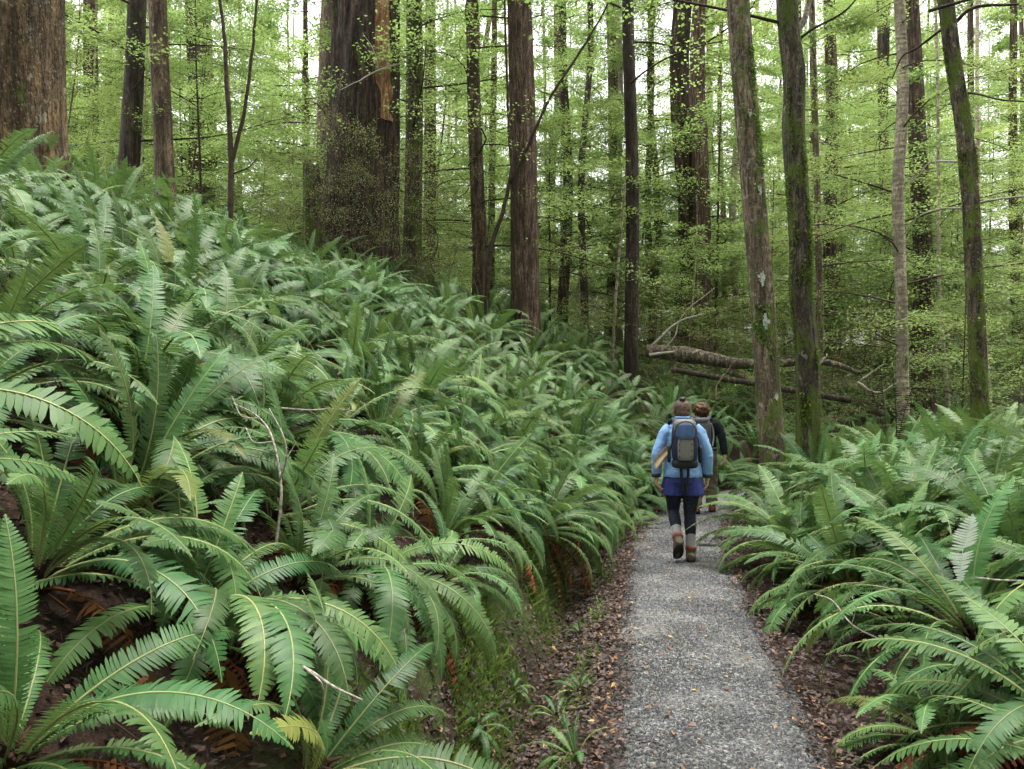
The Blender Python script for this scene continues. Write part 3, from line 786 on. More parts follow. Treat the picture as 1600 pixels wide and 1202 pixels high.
def spray_crown(name, seed, h0, h1, rad, nb, leaf, twigs=12, per=16, rise=(0.0, 0.5), inner=0.15, top=0.5, axis=None, leafmat='beech', woodmat='bough', flat=0.35, wood=0.022, droop=0.25):
    """boughs with flat layered sprays of small leaves"""
    rg = np.random.RandomState(seed); mb = MB(); LP, LD, LN, LS, LT = [], [], [], [], []
    for k in range(nb):
        v = (k + rg.rand()) / nb; z0 = h0 + (h1 - h0) * v; az = k * 2.399 + rg.randn() * .5
        ln = rad * (1 - (1 - top) * v) * rg.uniform(.55, 1.1); up = rg.uniform(*rise)
        c0 = axis(z0) if axis else np.array([0, 0, z0])
        d = np.array([math.cos(az), math.sin(az), 0]); sd = np.array([-d[1], d[0], 0])
        uu = np.linspace(0, 1, 7); wv = rg.randn() * .12
        pts = c0 + d * (ln * uu)[:, None] + np.array([0, 0, 1.]) * (ln * (up * uu - droop * uu ** 2))[:, None] + sd * (ln * wv * np.sin(uu * 4))[:, None]
        mb.add(*tube(pts, (wood * math.sqrt(ln)) * (1 - .85 * uu), 4, cap=False), 1)
        tone = rg.rand()
        for q in range(twigs):
            uq = inner + (1 - inner) * (q + rg.rand()) / twigs
            p = np.array([np.interp(uq, uu, pts[:, i]) for i in range(3)])
            tl = ln * (.16 + .30 * (1 - uq) + .1 * rg.rand()) + .12
            sg = 1 if q % 2 else -1
            td = d * rg.uniform(.35, .95) + sd * sg * rg.uniform(.5, 1.0); td[2] += rg.randn() * .16 - .06; td /= np.linalg.norm(td)
            e = p + td * tl
            mb.add(*tube([p, (p + e) / 2 + [0, 0, .02], e], [wood * .28, wood * .2, wood * .08], 3, cap=False), 1)
            u = (np.arange(per) + rg.rand(per)) / per; u = .12 + .95 * u
            tsd = np.cross(td, [0, 0, 1.]); tsd /= np.linalg.norm(tsd) + 1e-9
            lat = rg.randn(per) * tl * .20 * (1.2 - .6 * u)
            pos = p + td * (tl * u)[:, None] + tsd * lat[:, None] + np.stack([np.zeros(per)] * 2 + [rg.randn(per) * leaf * .9], -1)
            ld = td * .7 + tsd * np.sign(lat)[:, None] * .8 + rg.randn(per, 3) * .35
            nn = np.array([0, 0, 1.]) + rg.randn(per, 3) * flat
            LP.append(pos); LD.append(ld); LN.append(nn); LS.append(leaf * rg.uniform(.6, 1.25, per)); LT.append(np.clip(.5 * tone + .5 * rg.rand(per), 0, 1))
    P = np.concatenate(LP); D = np.concatenate(LD); Nn = np.concatenate(LN); S = np.concatenate(LS)[:, None]; T = np.concatenate(LT)
    D /= np.linalg.norm(D, axis=1)[:, None]; W = np.cross(Nn, D); W /= np.linalg.norm(W, axis=1)[:, None] + 1e-9
    V = np.stack([P - D * S * .5, P + W * S * .34 - D * S * .05, P + D * S * .55, P - W * S * .34 - D * S * .05], 1).reshape(-1, 3)
    mb.add(V, (np.arange(4)[None] + (np.arange(len(P)) * 4)[:, None]), 0, np.repeat(T, 4))
    return mb.mesh(name, [M[leafmat], M[woodmat]])

# crowns shared by the trees, in metres, base of the tree at the origin
CROWN_HIGH = [spray_crown('crown', 10 + k, 7.0, 17.0, 3.6, 14, .080, 16, 17, (0.0, .6), wood=.016, inner=.3) for k in range(3)]
CROWN_FULL = [spray_crown('crown', 20 + k, 1.6, 12.5, 3.8, 28, .060, 20, 36, (-.05, .45), top=.3, wood=.012, inner=.35, flat=.24) for k in range(4)]
CROWN_FAR = [spray_crown('crown', 30 + k, 1.0, 20.0, 4.8, 42, .145, 17, 24, (-.1, .5), top=.35, flat=.35, wood=.010, inner=.3) for k in range(4)]
SAP_CROWN = [spray_crown('crown', 40 + k, .5, 4.6, 1.6, 22, .040, 16, 22, (.05, .55), top=.3, wood=.007, inner=.2, flat=.25, leafmat=['beech', 'beech_dark', 'beech'][k % 3]) for k in range(5)]
THICKET = [spray_crown('crown', 50 + k, .2, 4.8, 2.3, 26, .058, 17, 26, (.0, .6), top=.4, wood=.008, inner=.2, flat=.35, leafmat=['beech', 'beech', 'beech_dark'][k % 3]) for k in range(3)]
SHRUB_CROWN = []
for k in range(4):
    rg = np.random.RandomState(300 + k); SHRUB_CROWN.append(spray_crown('crown', 60 + k, .25, 1.9, .95, 18, .024, 9, 12, (.5, 1.5), top=.6, wood=.006, droop=.5, flat=.9, leafmat='shrub', woodmat='twig'))

def tree(px, d, wpx, mat, label=None, name='beech_tree', Ht=20, lean=0.0, crown=None, cs=1.0, seg=20, rows=50, flute=.04, knobs=0, wob=.15, curve=0.0, flare=.4, seed=None, group=None, py=None, taper=.5, buttress=0.0, leany=0.0, ridge=.05, bend=None):
    x = (px - CX) / F_PX * d; y = d; z = H1(x, y)
    r0 = wpx / F_PX * d / 2; seed = seed if seed is not None else int(px * 3 + d * 17) % 997
    root = empty(name, (x, y, z - .05))
    me, axis = trunk_mesh('trunk', seed, Ht, r0, r0 * taper, (lean, leany), wob, flute, 9, seg, rows, flare, mat, knobs, (curve, 0), buttress, 1.25, ridge, None if bend is None else [((qx - px) / F_PX * d, CAM_Z + (HZ - qy) / F_PX * d - z + .05) for qx, qy in bend])
    obj('trunk', me, root)
    if crown is not None:
        c = obj('crown', crown, root); c.rotation_euler = (0, 0, seed * 1.7); c.scale = (cs, cs, cs * R.uniform(.9, 1.1))
        top = axis(Ht * .55); c.location = (top[0], top[1], 0)
    tag(root, label, 'tree', group)
    return root, axis

def branch(parent, ctrl, r0, r1, mat='bough', n=24, seg=6, name='branch'):
    p = smooth_path(ctrl, n); p += 0.012 * np.stack([vnoise(p * 5 + k * 9, k) for k in range(3)], -1)
    return MB().add(*tube(p, np.linspace(r0, r1, n), seg)).build(name, M[mat], parent)

NG = 'tall forest trees'
M['log'] = bark_mat('rotting_log_bark', (0.030, 0.023, 0.016), (0.10, 0.078, 0.055), (0.24, 0.20, 0.15), 0.8, 0.35, 1.0)
LICHEN = plain_mat('pale_lichen', (0.42, 0.45, 0.40), .9, .1, .2, 60, .6, .004)
# --- nearest trees
t_big, _ = tree(22, 10.2, 122, 'podocarp', 'massive flaky brown trunk with pale lichen patches on the crest of the slope', 'podocarp_tree', 22, 0.012, CROWN_HIGH[0], 1.2, 150, 260, .035, .05, .05, 0, .25, 3, NG, taper=.75, buttress=.10)
tree(196, 13.5, 33, 'dark', 'slim dark trunk behind the crest, between the massive trunk and the orange-brown one', Ht=19, crown=CROWN_FULL[0], cs=1.0, seg=28, rows=80, group=NG, lean=-.005)
tree(257, 12.6, 31, 'brown', 'straight orange-brown trunk standing in ferns on the crest', Ht=19, crown=CROWN_HIGH[1], seg=32, rows=90, group=NG, lean=-.01)
tree(143, 25, 26, 'red', 'faded reddish trunk seen beyond the massive trunk', Ht=22, crown=CROWN_FULL[1], cs=1.2, group=NG)
tree(290, 24, 22, 'dark', 'dark far trunk just behind the orange-brown one', Ht=22, crown=CROWN_FULL[2], cs=1.1, group=NG)
t_g, gax = tree(560, 16.5, 112, 'giant', 'giant dark fluted trunk with torn reddish wood and a bracket growth', 'giant_tree', 24, .006, CROWN_HIGH[2], 1.4, 150, 260, .085, .10, .08, 0, .22, 12, NG, taper=.85, buttress=.12)
tree(515, 19.5, 46, 'brown', 'greyish trunk half hidden behind the giant fluted one', Ht=22, crown=CROWN_FULL[0], cs=1.2, group=NG)
tree(643, 17.6, 30, 'mossy', 'dark mossy trunk close beside the giant, on the path side', Ht=22, crown=CROWN_FULL[3], cs=1.1, seg=32, rows=90, group=NG, knobs=.4, buttress=.15, flare=.7)
tree(668, 24, 22, 'red', 'thin reddish trunk between the mossy one and the twin stems', Ht=22, crown=CROWN_FULL[1], cs=1.1, group=NG)
tree(747, 17.5, 25, 'brown', 'slender brown trunk with a leaning forked sapling at its foot', Ht=21, crown=CROWN_FULL[2], cs=1.0, seg=28, rows=80, group=NG, flare=.25, bend=[(747, 560), (750, 400), (746, 300), (740, 150), (737, 0)])
tree(823, 17, 47, 'red', 'stout straight reddish trunk with stringy bark in mid forest', Ht=22, crown=CROWN_HIGH[0], cs=1.1, seg=48, rows=130, group=NG, flute=.05, flare=.22, bend=[(823, 560), (820, 400), (818, 250), (812, 0)])
tree(878, 24, 18, 'dark', 'thin dark stem just past the stout reddish trunk', Ht=21, crown=CROWN_FULL[0], group=NG)
tree(915, 23, 13, 'dark', 'very thin dark stem with a kink, in mid forest', Ht=17, crown=CROWN_FULL[3], cs=.9, group=NG, wob=.3)
tree(955, 28, 22, 'brown', 'pale brown trunk beside a whitish one in mid forest', Ht=23, crown=CROWN_FULL[1], cs=1.2, group=NG)
tree(968, 26, 11, 'pale', 'whitish thin trunk touching the dark straight one', Ht=20, crown=CROWN_FULL[2], group=NG)
tree(986, 18.0, 24, 'dark', 'dark straight trunk with lichen rosettes above the hikers', Ht=21, crown=CROWN_HIGH[1], seg=28, rows=90, group=NG, flute=.03, flare=.2)
tree(1068, 24, 40, 'giant', 'broad dark half of the twin trunks behind the fallen log', Ht=23, crown=CROWN_FULL[0], cs=1.2, seg=40, rows=90, group=NG, flute=.08)
tree(1096, 23.5, 30, 'red', 'shaggy reddish half of the twin trunks behind the fallen log', Ht=23, crown=CROWN_HIGH[2], cs=1.2, seg=40, rows=90, group=NG, flute=.09, knobs=.6)
t_lich, lax = tree(1207, 11.0, 39, 'lichen', 'lichen-spotted brown trunk leaning over the path ahead of the hikers', Ht=18, lean=-.058, crown=CROWN_HIGH[0], seg=48, rows=150, flute=.035, knobs=.12, wob=.05, group=NG, flare=.22, taper=.8, bend=[(1207, 720), (1198, 560), (1187, 400), (1172, 200), (1161, 60), (1156, -20)])
t_moss, max_ = tree(1262, 12.0, 34, 'mossy', 'crooked trunk thickly coated in green moss beside the leaning one', Ht=18, lean=-.035, crown=CROWN_HIGH[1], seg=48, rows=150, flute=.08, knobs=.45, wob=.1, group=NG, flare=.25, taper=.8, bend=[(1262, 700), (1258, 560), (1248, 460), (1248, 400), (1243, 300), (1239, 200), (1240, 130), (1234, 60), (1230, -20)])
tree(1278, 17, 13, 'lichen', 'thin speckled stem rising from behind the mossy trunk', Ht=17, lean=-.01, crown=CROWN_FULL[1], cs=.9, group=NG)
tree(1303, 27, 25, 'giant', 'dark reddish trunk in the gap past the mossy one', Ht=23, crown=CROWN_FULL[2], cs=1.2, group=NG)
t_pale, pax = tree(1411, 15.0, 19, 'pale', 'pale birch-like trunk with dark rings standing in ferns', 'silver_beech_tree', 18, .006, CROWN_FULL[3], .9, 28, 110, .03, .25, .16, 0.05, .15, 55, NG, taper=.75, bend=[(1411, 700), (1408, 500), (1405, 400), (1404, 300), (1412, 200), (1417, 100), (1414, -10)])
tree(1443, 21.5, 33, 'red', 'stout reddish trunk behind the pale birch-like one', Ht=22, lean=-.03, crown=CROWN_FULL[0], cs=1.1, group=NG)
t_dk, dax = tree(1531, 12.0, 26, 'mossy', 'dark crooked trunk with moss and bare side branches, nearest the picture edge', Ht=17, lean=-.055, crown=CROWN_HIGH[2], seg=40, rows=140, flute=.05, knobs=.25, wob=.1, group=NG, flare=.3, taper=.85, bend=[(1531, 690), (1526, 560), (1518, 420), (1512, 300), (1504, 200), (1489, 100), (1476, -10)])
tree(1484, 20, 7, 'pale', 'very thin whitish pole in front of far trees', Ht=14, crown=SAP_CROWN[0], cs=2.2, group=NG, wob=.2)
tree(1546, 23, 9, 'pale', 'thin whitish pole beyond the dark crooked trunk', Ht=16, crown=CROWN_FULL[1], cs=.8, group=NG, wob=.2)
tree(1592, 30, 16, 'giant', 'dark trunk at the picture edge far in the forest', Ht=22, crown=CROWN_FULL[2], cs=1.1, group=NG)
tree(1155, 27, 13, 'pale', 'pale thin trunk hugging the leaning lichened one', Ht=20, crown=CROWN_FULL[3], group=NG)
tree(1133, 31, 10, 'brown', 'thin brown pole between the twin trunks and the leaning one', Ht=20, crown=CROWN_FULL[0], group=NG)
tree(1018, 26, 12, 'red', 'thin reddish pole right behind the dark straight trunk', Ht=20, crown=CROWN_FULL[1], group=NG)
tree(1387, 29, 18, 'dark', 'dark far trunk just behind the pale birch-like one, path side', Ht=22, crown=CROWN_FULL[2], cs=1.2, group=NG)

# details on the near trunks
x, y = t_g.location.x, t_g.location.y
gz = 6.3
pts = []
for h in np.linspace(3.3, 6.3, 26):                                   # torn strip of bare wood on the giant's face
    c_ = gax(h); r = .74 - .02 * h
    for q, aa in enumerate(np.linspace(-1.20, -.42, 7)):
        rr = (r + .045 + .03 * math.sin(h * 9 + q * 2.1) * (q % 2) - .05 * abs(q - 3) / 3)
        pts.append(c_ + np.array([rr * math.cos(aa), rr * math.sin(aa), 0]))
k = np.arange(26 * 7).reshape(26, 7)
Q = np.stack([k[:-1, :-1], k[:-1, 1:], k[1:, 1:], k[1:, :-1]], -1).reshape(-1, 4)
MB().add(np.array(pts), Q).build('torn_wood', M['wood'], t_g)['label'] = 'torn strip of bare reddish wood'
c_ = gax(8.2) + np.array([.52, -.62, 0])
ang = np.linspace(0, 2 * math.pi, 20, endpoint=False)
rows_ = [(.02, .12), (.26, .10), (.34, .02), (.30, -.06), (.16, -.22), (.02, -.30)]
V = np.array([[c_[0] + r * math.cos(a) * 1.1, c_[1] + r * math.sin(a), 8.2 + zz + .02 * math.sin(a * 3)] for r, zz in rows_ for a in ang])
i = np.arange(len(rows_) - 1)[:, None] * 20; j = np.arange(20)[None]; Q = np.stack([i + j, i + (j + 1) % 20, i + 20 + (j + 1) % 20, i + 20 + j], -1).reshape(-1, 4)[:, ::-1]
MB().add(V, Q).build('bracket_fungus', M['giant'], t_g)
def local(root, px, py, d): return unproject(px, py, d) - np.array(root.location)
L_ = lambda px, py, d: local(t_g, px, py, d)
branch(t_g, [L_(632, 92, 15.7), L_(590, 105, 15.3), L_(560, 122, 15.0), L_(528, 137, 14.8)], .022, .007, 'dead_twig')
branch(t_g, [L_(590, 105, 15.3), L_(580, 70, 15.2), L_(565, 45, 15.1)], .014, .005, 'dead_twig')
L_ = lambda px, py, d: local(t_dk, px, py, d)
branch(t_dk, [L_(1505, 140, 12), L_(1540, 145, 11.7), L_(1600, 155, 11.2), L_(1660, 150, 10.8)], .018, .008)
branch(t_dk, [L_(1480, 40, 12), L_(1440, 70, 12.2), L_(1415, 85, 12.5), L_(1400, 120, 12.6)], .022, .008)
branch(t_dk, [L_(1500, 30, 12), L_(1530, 5, 11.8), L_(1600, 0, 11.5)], .03, .018)
branch(t_dk, [L_(1520, 325, 12), L_(1480, 325, 12.2), L_(1440, 335, 12.5), L_(1415, 365, 12.8)], .020, .008, 'dead_twig')
branch(t_dk, [L_(1518, 250, 12), L_(1460, 252, 12.4), L_(1440, 270, 12.6), L_(1415, 290, 13)], .02, .008, 'dead_twig')
branch(t_dk, [L_(1525, 320, 12), L_(1560, 310, 11.8), L_(1620, 305, 11.5)], .02, .012, 'dead_twig')
L_ = lambda px, py, d: local(t_moss, px, py, d)
branch(t_moss, [L_(1247, 60, 12), L_(1275, 40, 11.8), L_(1320, 15, 11.5), L_(1350, -15, 11.2)], .022, .012)
branch(t_moss, [L_(1240, 70, 12), L_(1262, 20, 12), L_(1275, -30, 12)], .05, .04, 'pale')
# moss cushions and ferns clinging to the two near trunks
def cushions(root, axis, rfun, count, seed, lo, hi):
    """shaggy moss hanging on the trunk in irregular patches"""
    rg = np.random.RandomState(seed); n = count
    h = rg.uniform(lo, hi, n); aa = rg.uniform(-math.pi, 0, n)
    ok = fbm(np.stack([np.cos(aa) * 1.3, np.sin(aa) * 1.3, h * 1.5], -1), 3, seed) > .25 + .25 * (h - lo) / (hi - lo); h, aa = h[ok], aa[ok]; n = len(h)
    c0 = np.array([axis(q) for q in h]); r = rfun(h)
    P = np.stack([c0[:, 0] + r * np.cos(aa), c0[:, 1] + r * np.sin(aa), h], -1)
    tip = P + np.stack([np.cos(aa), np.sin(aa), -.6 + 0 * aa], -1) * rg.uniform(.012, .042, n)[:, None] + rg.randn(n, 3) * .012
    sd = rg.randn(n, 3) * .008
    V = np.stack([P - sd, P + sd, tip], 1).reshape(-1, 3)
    o = MB().add(V, np.arange(3 * n).reshape(-1, 3), 0, np.repeat(rg.rand(n), 3)).build('moss', M['moss'], root); o['kind'] = 'stuff'
cushions(t_lich, lax, lambda h: .172 - .002 * h, 9000, 5, .0, 6.5)
cushions(t_moss, max_, lambda h: .165 - .002 * h, 16000, 9, .0, 6.5)
cushions(t_dk, dax, lambda h: .126 - .001 * h, 8000, 13, .0, 6.5)

# broken mossy stump beside the giant
d = 15.6; x = (488 - CX) / F_PX * d; z = H1(x, d); ht = CAM_Z + (HZ - 250) / F_PX * d - z
st = empty('broken_stump', (x, d, z - .05))
me, ax_ = trunk_mesh('trunk', 77, ht, .17, .15, (-.03, 0), .05, .16, 9, 40, 40, .35, 'mossy', .35)
co = np.empty(len(me.vertices) * 3, np.float32); me.vertices.foreach_get('co', co); co = co.reshape(-1, 3)
top = co[:, 2] > ht - .25; co[top, 2] += .16 * vnoise(co[top] * 7, 3); me.vertices.foreach_set('co', co.ravel()); me.update()
obj('trunk', me, st); tag(st, 'dark mossy broken stump at the foot of the giant trunk', 'stump')

# bare forked saplings
def sapling_stems(px, py, d, polys, label, mat='bough', crown=None):
    x, y = (px - CX) / F_PX * d, d; z = H1(x, y); root = empty('sapling', (x, y, z - .05))
    for k, (pl, r0, r1) in enumerate(polys):
        ctrl = [local(root, *q) for q in pl]
        if k == 0: ctrl = [np.array([0, 0, -.1])] + ctrl
        branch(root, ctrl, r0, r1, mat, 40, 7, 'stem' if k == 0 else 'branch')
    if crown:
        for (q, s_, ci) in crown:
            c = obj('crown', SAP_CROWN[ci], root); c.location = local(root, *q); c.scale = (s_,) * 3; c.rotation_euler = (0, 0, q[0])
    return tag(root, label, 'sapling', 'understorey saplings')
sapling_stems(357, 330, 12, [([(357, 250, 12), (352, 150, 12), (345, 40, 12), (335, -40, 12)], .05, .02), ([(357, 255, 12), (372, 200, 12), (388, 100, 12), (398, -30, 12)], .035, .018), ([(360, 270, 12), (385, 260, 11.9), (400, 245, 11.8)], .015, .006)], 'dark forked sapling with two sinuous stems on the crest')
sapling_stems(757, 470, 16.6, [([(765, 400, 16.5), (785, 330, 16.4), (798, 270, 16.4), (795, 200, 16.4), (790, 60, 16.4), (788, -30, 16.4)], .055, .02), ([(797, 285, 16.4), (830, 215, 16.2), (860, 150, 16.1), (930, 40, 16), (960, -20, 16)], .04, .014), ([(835, 205, 16.2), (850, 160, 16.1), (853, 105, 16.1)], .014, .005), ([(755, 330, 16.5), (740, 295, 16.5), (715, 270, 16.5)], .014, .005)], 'leaning forked sapling crossing in front of the slender brown trunk')

# --- fallen log with limbs
lg = empty('fallen_log', tuple(unproject(1180, 590, 15.4)))
Lg = lambda px, py, d: local(lg, px, py, d)
p = smooth_path([Lg(1010, 548, 16.2), Lg(1060, 553, 16), Lg(1105, 560, 15.8), Lg(1150, 568, 15.5), Lg(1210, 568, 15.3), Lg(1290, 566, 15), Lg(1345, 584, 14.8)], 60)
rad = np.interp(np.linspace(0, 1, 60), [0, .25, .5, 1], [.13, .16, .11, .04]) * (1 + .12 * vnoise(p * 4, 3))
MB().add(*tube(p, rad, 18)).build('trunk', M['log'], lg)
branch(lg, [Lg(1050, 578, 15.8), Lg(1110, 588, 15.5), Lg(1180, 600, 15.2), Lg(1250, 612, 14.9), Lg(1330, 626, 14.6)], .055, .06, 'dark', 40, 10)
branch(lg, [Lg(1135, 578, 15.6), Lg(1165, 590, 15.4), Lg(1185, 604, 15.2)], .08, .06, 'lichen', 20, 10)
branch(lg, [Lg(1270, 582, 15), Lg(1280, 570, 14.9), Lg(1292, 556, 14.8)], .03, .012, 'dead_twig')
branch(lg, [Lg(1340, 598, 14.8), Lg(1370, 614, 14.6), Lg(1400, 600, 14.5)], .025, .01, 'dead_twig')
branch(lg, [Lg(1345, 595, 14.8), Lg(1365, 580, 14.7), Lg(1380, 570, 14.6)], .02, .008, 'dead_twig')
branch(lg, [Lg(1015, 555, 16), Lg(1050, 550, 15.9), Lg(1095, 548, 15.8)], .035, .015, 'dead_twig')
branch(lg, [Lg(1020, 540, 16), Lg(1060, 503, 15.9), Lg(1100, 490, 15.9)], .025, .010, 'dead_twig')
branch(lg, [Lg(1035, 548, 16), Lg(1055, 525, 15.9), Lg(1062, 500, 15.9), Lg(1085, 475, 15.8), Lg(1118, 450, 15.8)], .016, .006, 'dead_twig')
branch(lg, [Lg(1118, 625, 15), Lg(1122, 600, 15.2), Lg(1140, 575, 15.4), Lg(1165, 530, 15.6)], .018, .008, 'twig')
tag(lg, 'lichened fallen log with broken limbs lying across behind the hikers', 'log')

# --- far trees, saplings and shrubs
FAR = []
for k, mt in enumerate(['brown', 'brown', 'red', 'pale', 'giant', 'lichen']):
    FAR.append(trunk_mesh('trunk', 200 + k, 24, 1.0, .5, (R.uniform(-.05, .05), 0), 1.3, .05, 9, 12, 26, .3, mat=mt)[0])
rg = random.Random(31); far_pts = []
tries = 0
while len(far_pts) < 92 and tries < 6000:
    tries += 1
    d = 24 + 48 * rg.random() ** 0.95; a = rg.uniform(-.78, .78); x = a * d
    if all((x - q[0]) ** 2 + (d - q[1]) ** 2 > (1.8 + .04 * d) ** 2 for q in far_pts): far_pts.append((x, d))
zs = height(np.array([q[0] for q in far_pts]), np.array([q[1] for q in far_pts]))
for (x, d), z in zip(far_pts, zs):
    root = empty('forest_tree', (x, d, z - .1)); k = rg.choice([0, 0, 1, 1, 2, 2, 3, 4, 5])
    o = obj('trunk', FAR[k], root); r = rg.choice([.05, .06, .07, .09, .11, .14, .18, .26]) * (1 + .004 * d); o.scale = (r, r, rg.uniform(.9, 1.15)); o.rotation_euler = (0, 0, rg.uniform(0, 6.28))
    c = obj('crown', CROWN_FAR[rg.randrange(4)] if d > 34 else CROWN_FULL[rg.randrange(4)], root); s_ = rg.uniform(.85, 1.2); c.scale = (s_, s_, s_ * rg.uniform(.9, 1.2)); c.rotation_euler = (0, 0, rg.uniform(0, 6.28))
    tag(root, ('thick' if r > .17 else 'slim') + (' leafy tree ' if d < 40 else ' distant tree ') + between_marks(x, d), 'tree', 'background forest trees')

SAP_STEM = [trunk_mesh('trunk', 400 + k, 5.2, .028, .006, (R.uniform(-.03, .03), R.uniform(-.03, .03)), .25, .03, 9, 6, 18, .3, mat=['twig', 'bough', 'pale'][k])[0] for k in range(3)]
pts = []; tries = 0
while len(pts) < 72 and tries < 5000:
    tries += 1
    d = 13.5 + 26 * rg.random() ** 1.1; x = rg.uniform(-.66, .68) * d
    s_, t_ = trail_coords([x], [d])
    if abs(s_[0]) < 1.6 or (d < 17 and -.32 < x / d < .02): continue
    if d < 15 and s_[0] < 8 and x / d < .2: continue
    if d < 18.5 and .12 < x / d < .48: continue
    if all((x - q[0]) ** 2 + (d - q[1]) ** 2 > 1.0 for q in pts): pts.append((x, d))
zs = height(np.array([q[0] for q in pts]), np.array([q[1] for q in pts]))
for (x, d), z in zip(pts, zs):
    root = empty('sapling', (x, d, z - .05)); s_ = rg.uniform(.7, 1.6)
    o = obj('trunk', SAP_STEM[rg.randrange(3)], root); o.scale = (s_,) * 3
    c = obj('crown', SAP_CROWN[rg.randrange(5)], root); c.scale = (s_ * 1.05, s_ * 1.05, s_); c.rotation_euler = (0, 0, rg.uniform(0, 6.28))
    tag(root, ('tall' if s_ > 1.15 else 'small') + ' beech sapling ' + between_marks(x, d), 'sapling', 'understorey saplings')
pts = []; tries = 0
fixed = [(455, 14.6), (530, 14.8), (590, 15.0), (640, 15.4), (505, 15.3), (700, 16.5), (1030, 18), (1060, 19), (1120, 18.5), (1150, 20), (1100, 21), (1320, 17), (1350, 19), (1000, 20), (930, 19), (890, 20)]
for px, d in fixed: pts.append(((px - CX) / F_PX * d, d))
while len(pts) < 90 and tries < 5000:
    tries += 1
    d = 16 + 24 * rg.random(); x = rg.uniform(-.62, .68) * d
    s_, t_ = trail_coords([x], [d])
    if abs(s_[0]) < 1.8: continue
    if all((x - q[0]) ** 2 + (d - q[1]) ** 2 > .8 for q in pts): pts.append((x, d))
zs = height(np.array([q[0] for q in pts]), np.array([q[1] for q in pts]))
for k, ((x, d), z) in enumerate(zip(pts, zs)):
    o = obj('shrub', SHRUB_CROWN[rg.randrange(4)]); s_ = rg.uniform(.8, 1.5) if k > 5 else 1.1
    o.location = (x, d, z - .1); o.scale = (s_, s_, s_ * (1.15 if k > 5 else 1.4)); o.rotation_euler = (0, 0, rg.uniform(0, 6.28))
    tag(o, 'fine-leaved olive shrub growing around the giant trunk' if k < 6 else ('fine twiggy shrub ' if d < 27 else 'far twiggy shrub ') + between_marks(x, d), 'shrub', 'understorey shrubs')

# thickets of young growth farther back
pts = []; tries = 0
while len(pts) < 125 and tries < 5000:
    tries += 1
    d = 22 + 40 * rg.random(); x = rg.uniform(-.72, .72) * d
    if all((x - q[0]) ** 2 + (d - q[1]) ** 2 > 4.5 for q in pts): pts.append((x, d))
zs = height(np.array([q[0] for q in pts]), np.array([q[1] for q in pts]))
for (x, d), z in zip(pts, zs):
    root = empty('young_tree', (x, d, z - .1)); s_ = rg.uniform(.8, 2.1)
    o = obj('trunk', SAP_STEM[rg.randrange(3)], root); o.scale = (s_ * 1.3, s_ * 1.3, s_)
    c = obj('crown', THICKET[rg.randrange(3)], root); c.scale = (s_,) * 3; c.rotation_euler = (0, 0, rg.uniform(0, 6.28))
    tag(root, ('tall' if s_ > 1.4 else 'low') + (' bushy young tree ' if d < 40 else ' far bushy young tree ') + between_marks(x, d), 'young tree', 'thicket of young trees')

# dead twigs lying in the ferns
def twig_thing(label, polys, name='dead_branch'):
    p0 = unproject(*polys[0][0][0]); root = empty(name, tuple(p0))
    for k, (pl, r0, r1) in enumerate(polys):
        branch(root, [unproject(*q) - p0 for q in pl], r0, r1, 'dead_twig', 26, 6, 'stem' if k == 0 else 'twig')
    return tag(root, label, 'dead branch', 'dead branches among the ferns')
twig_thing('pale lichened dead twig sticking up through ferns on the slope', [
    ([(436, 860, 3.3), (440, 760, 3.35), (428, 690, 3.4), (405, 655, 3.5), (365, 630, 3.6)], .007, .003), ([(438, 750, 3.35), (450, 715, 3.3), (445, 680, 3.3), (420, 640, 3.4)], .005, .002),
    ([(428, 690, 3.4), (400, 690, 3.4), (385, 668, 3.45)], .004, .002), ([(450, 715, 3.3), (465, 690, 3.3)], .003, .0015), ([(405, 655, 3.5), (375, 650, 3.5), (362, 618, 3.6)], .003, .0015)])
twig_thing('thin bare twig lying level across the middle of the fern slope', [([(430, 640, 4.2), (480, 642, 4.2), (520, 640, 4.25), (560, 644, 4.3)], .006, .003), ([(480, 642, 4.2), (500, 655, 4.2), (520, 668, 4.1)], .003, .0015)])
twig_thing('thin brown twig crossing the fern fronds near the picture edge', [([(1478, 912, 4.2), (1520, 903, 4.1), (1560, 904, 4.0), (1640, 905, 3.9)], .006, .004)])
twig_thing('curved twig poking out of dead fronds onto the verge', [([(1375, 1000, 4.2), (1330, 975, 4.3), (1300, 935, 4.4), (1270, 925, 4.5)], .005, .0025), ([(1330, 975, 4.3), (1335, 950, 4.3), (1328, 930, 4.35)], .003, .0015)])
twig_thing('crooked brown twig lying over the nearest large fern', [([(440, 1032, 2.3), (480, 1045, 2.25), (520, 1070, 2.2), (565, 1090, 2.2)], .006, .003), ([(480, 1045, 2.25), (500, 1062, 2.2), (505, 1075, 2.2)], .003, .002)])

# unseen forest behind and beside the viewpoint, added to block low horizon light
for k in range(26):
    a = math.radians(rg.uniform(95, 265) if k < 20 else rg.choice([rg.uniform(50, 85), rg.uniform(-85, -50)])); d = rg.uniform(6, 26)
    x, y = math.sin(a) * d, math.cos(a) * d
    if abs(trail_coords([x], [y])[0][0]) < 1.8: continue
    root = empty('forest_tree', (x, y, H1(x, y) - .1)); o = obj('trunk', FAR[rg.randrange(6)], root); r = rg.uniform(.15, .4); o.scale = (r, r, 1)
    c = obj('crown', CROWN_FAR[rg.randrange(4)], root); c.rotation_euler = (0, 0, rg.uniform(0, 6)); c.location = (0, 0, rg.uniform(1, 4))
    tag(root, 'unseen tall tree of the same forest, added around the viewpoint to block horizon light', 'tree', 'unseen trees added around the viewpoint')

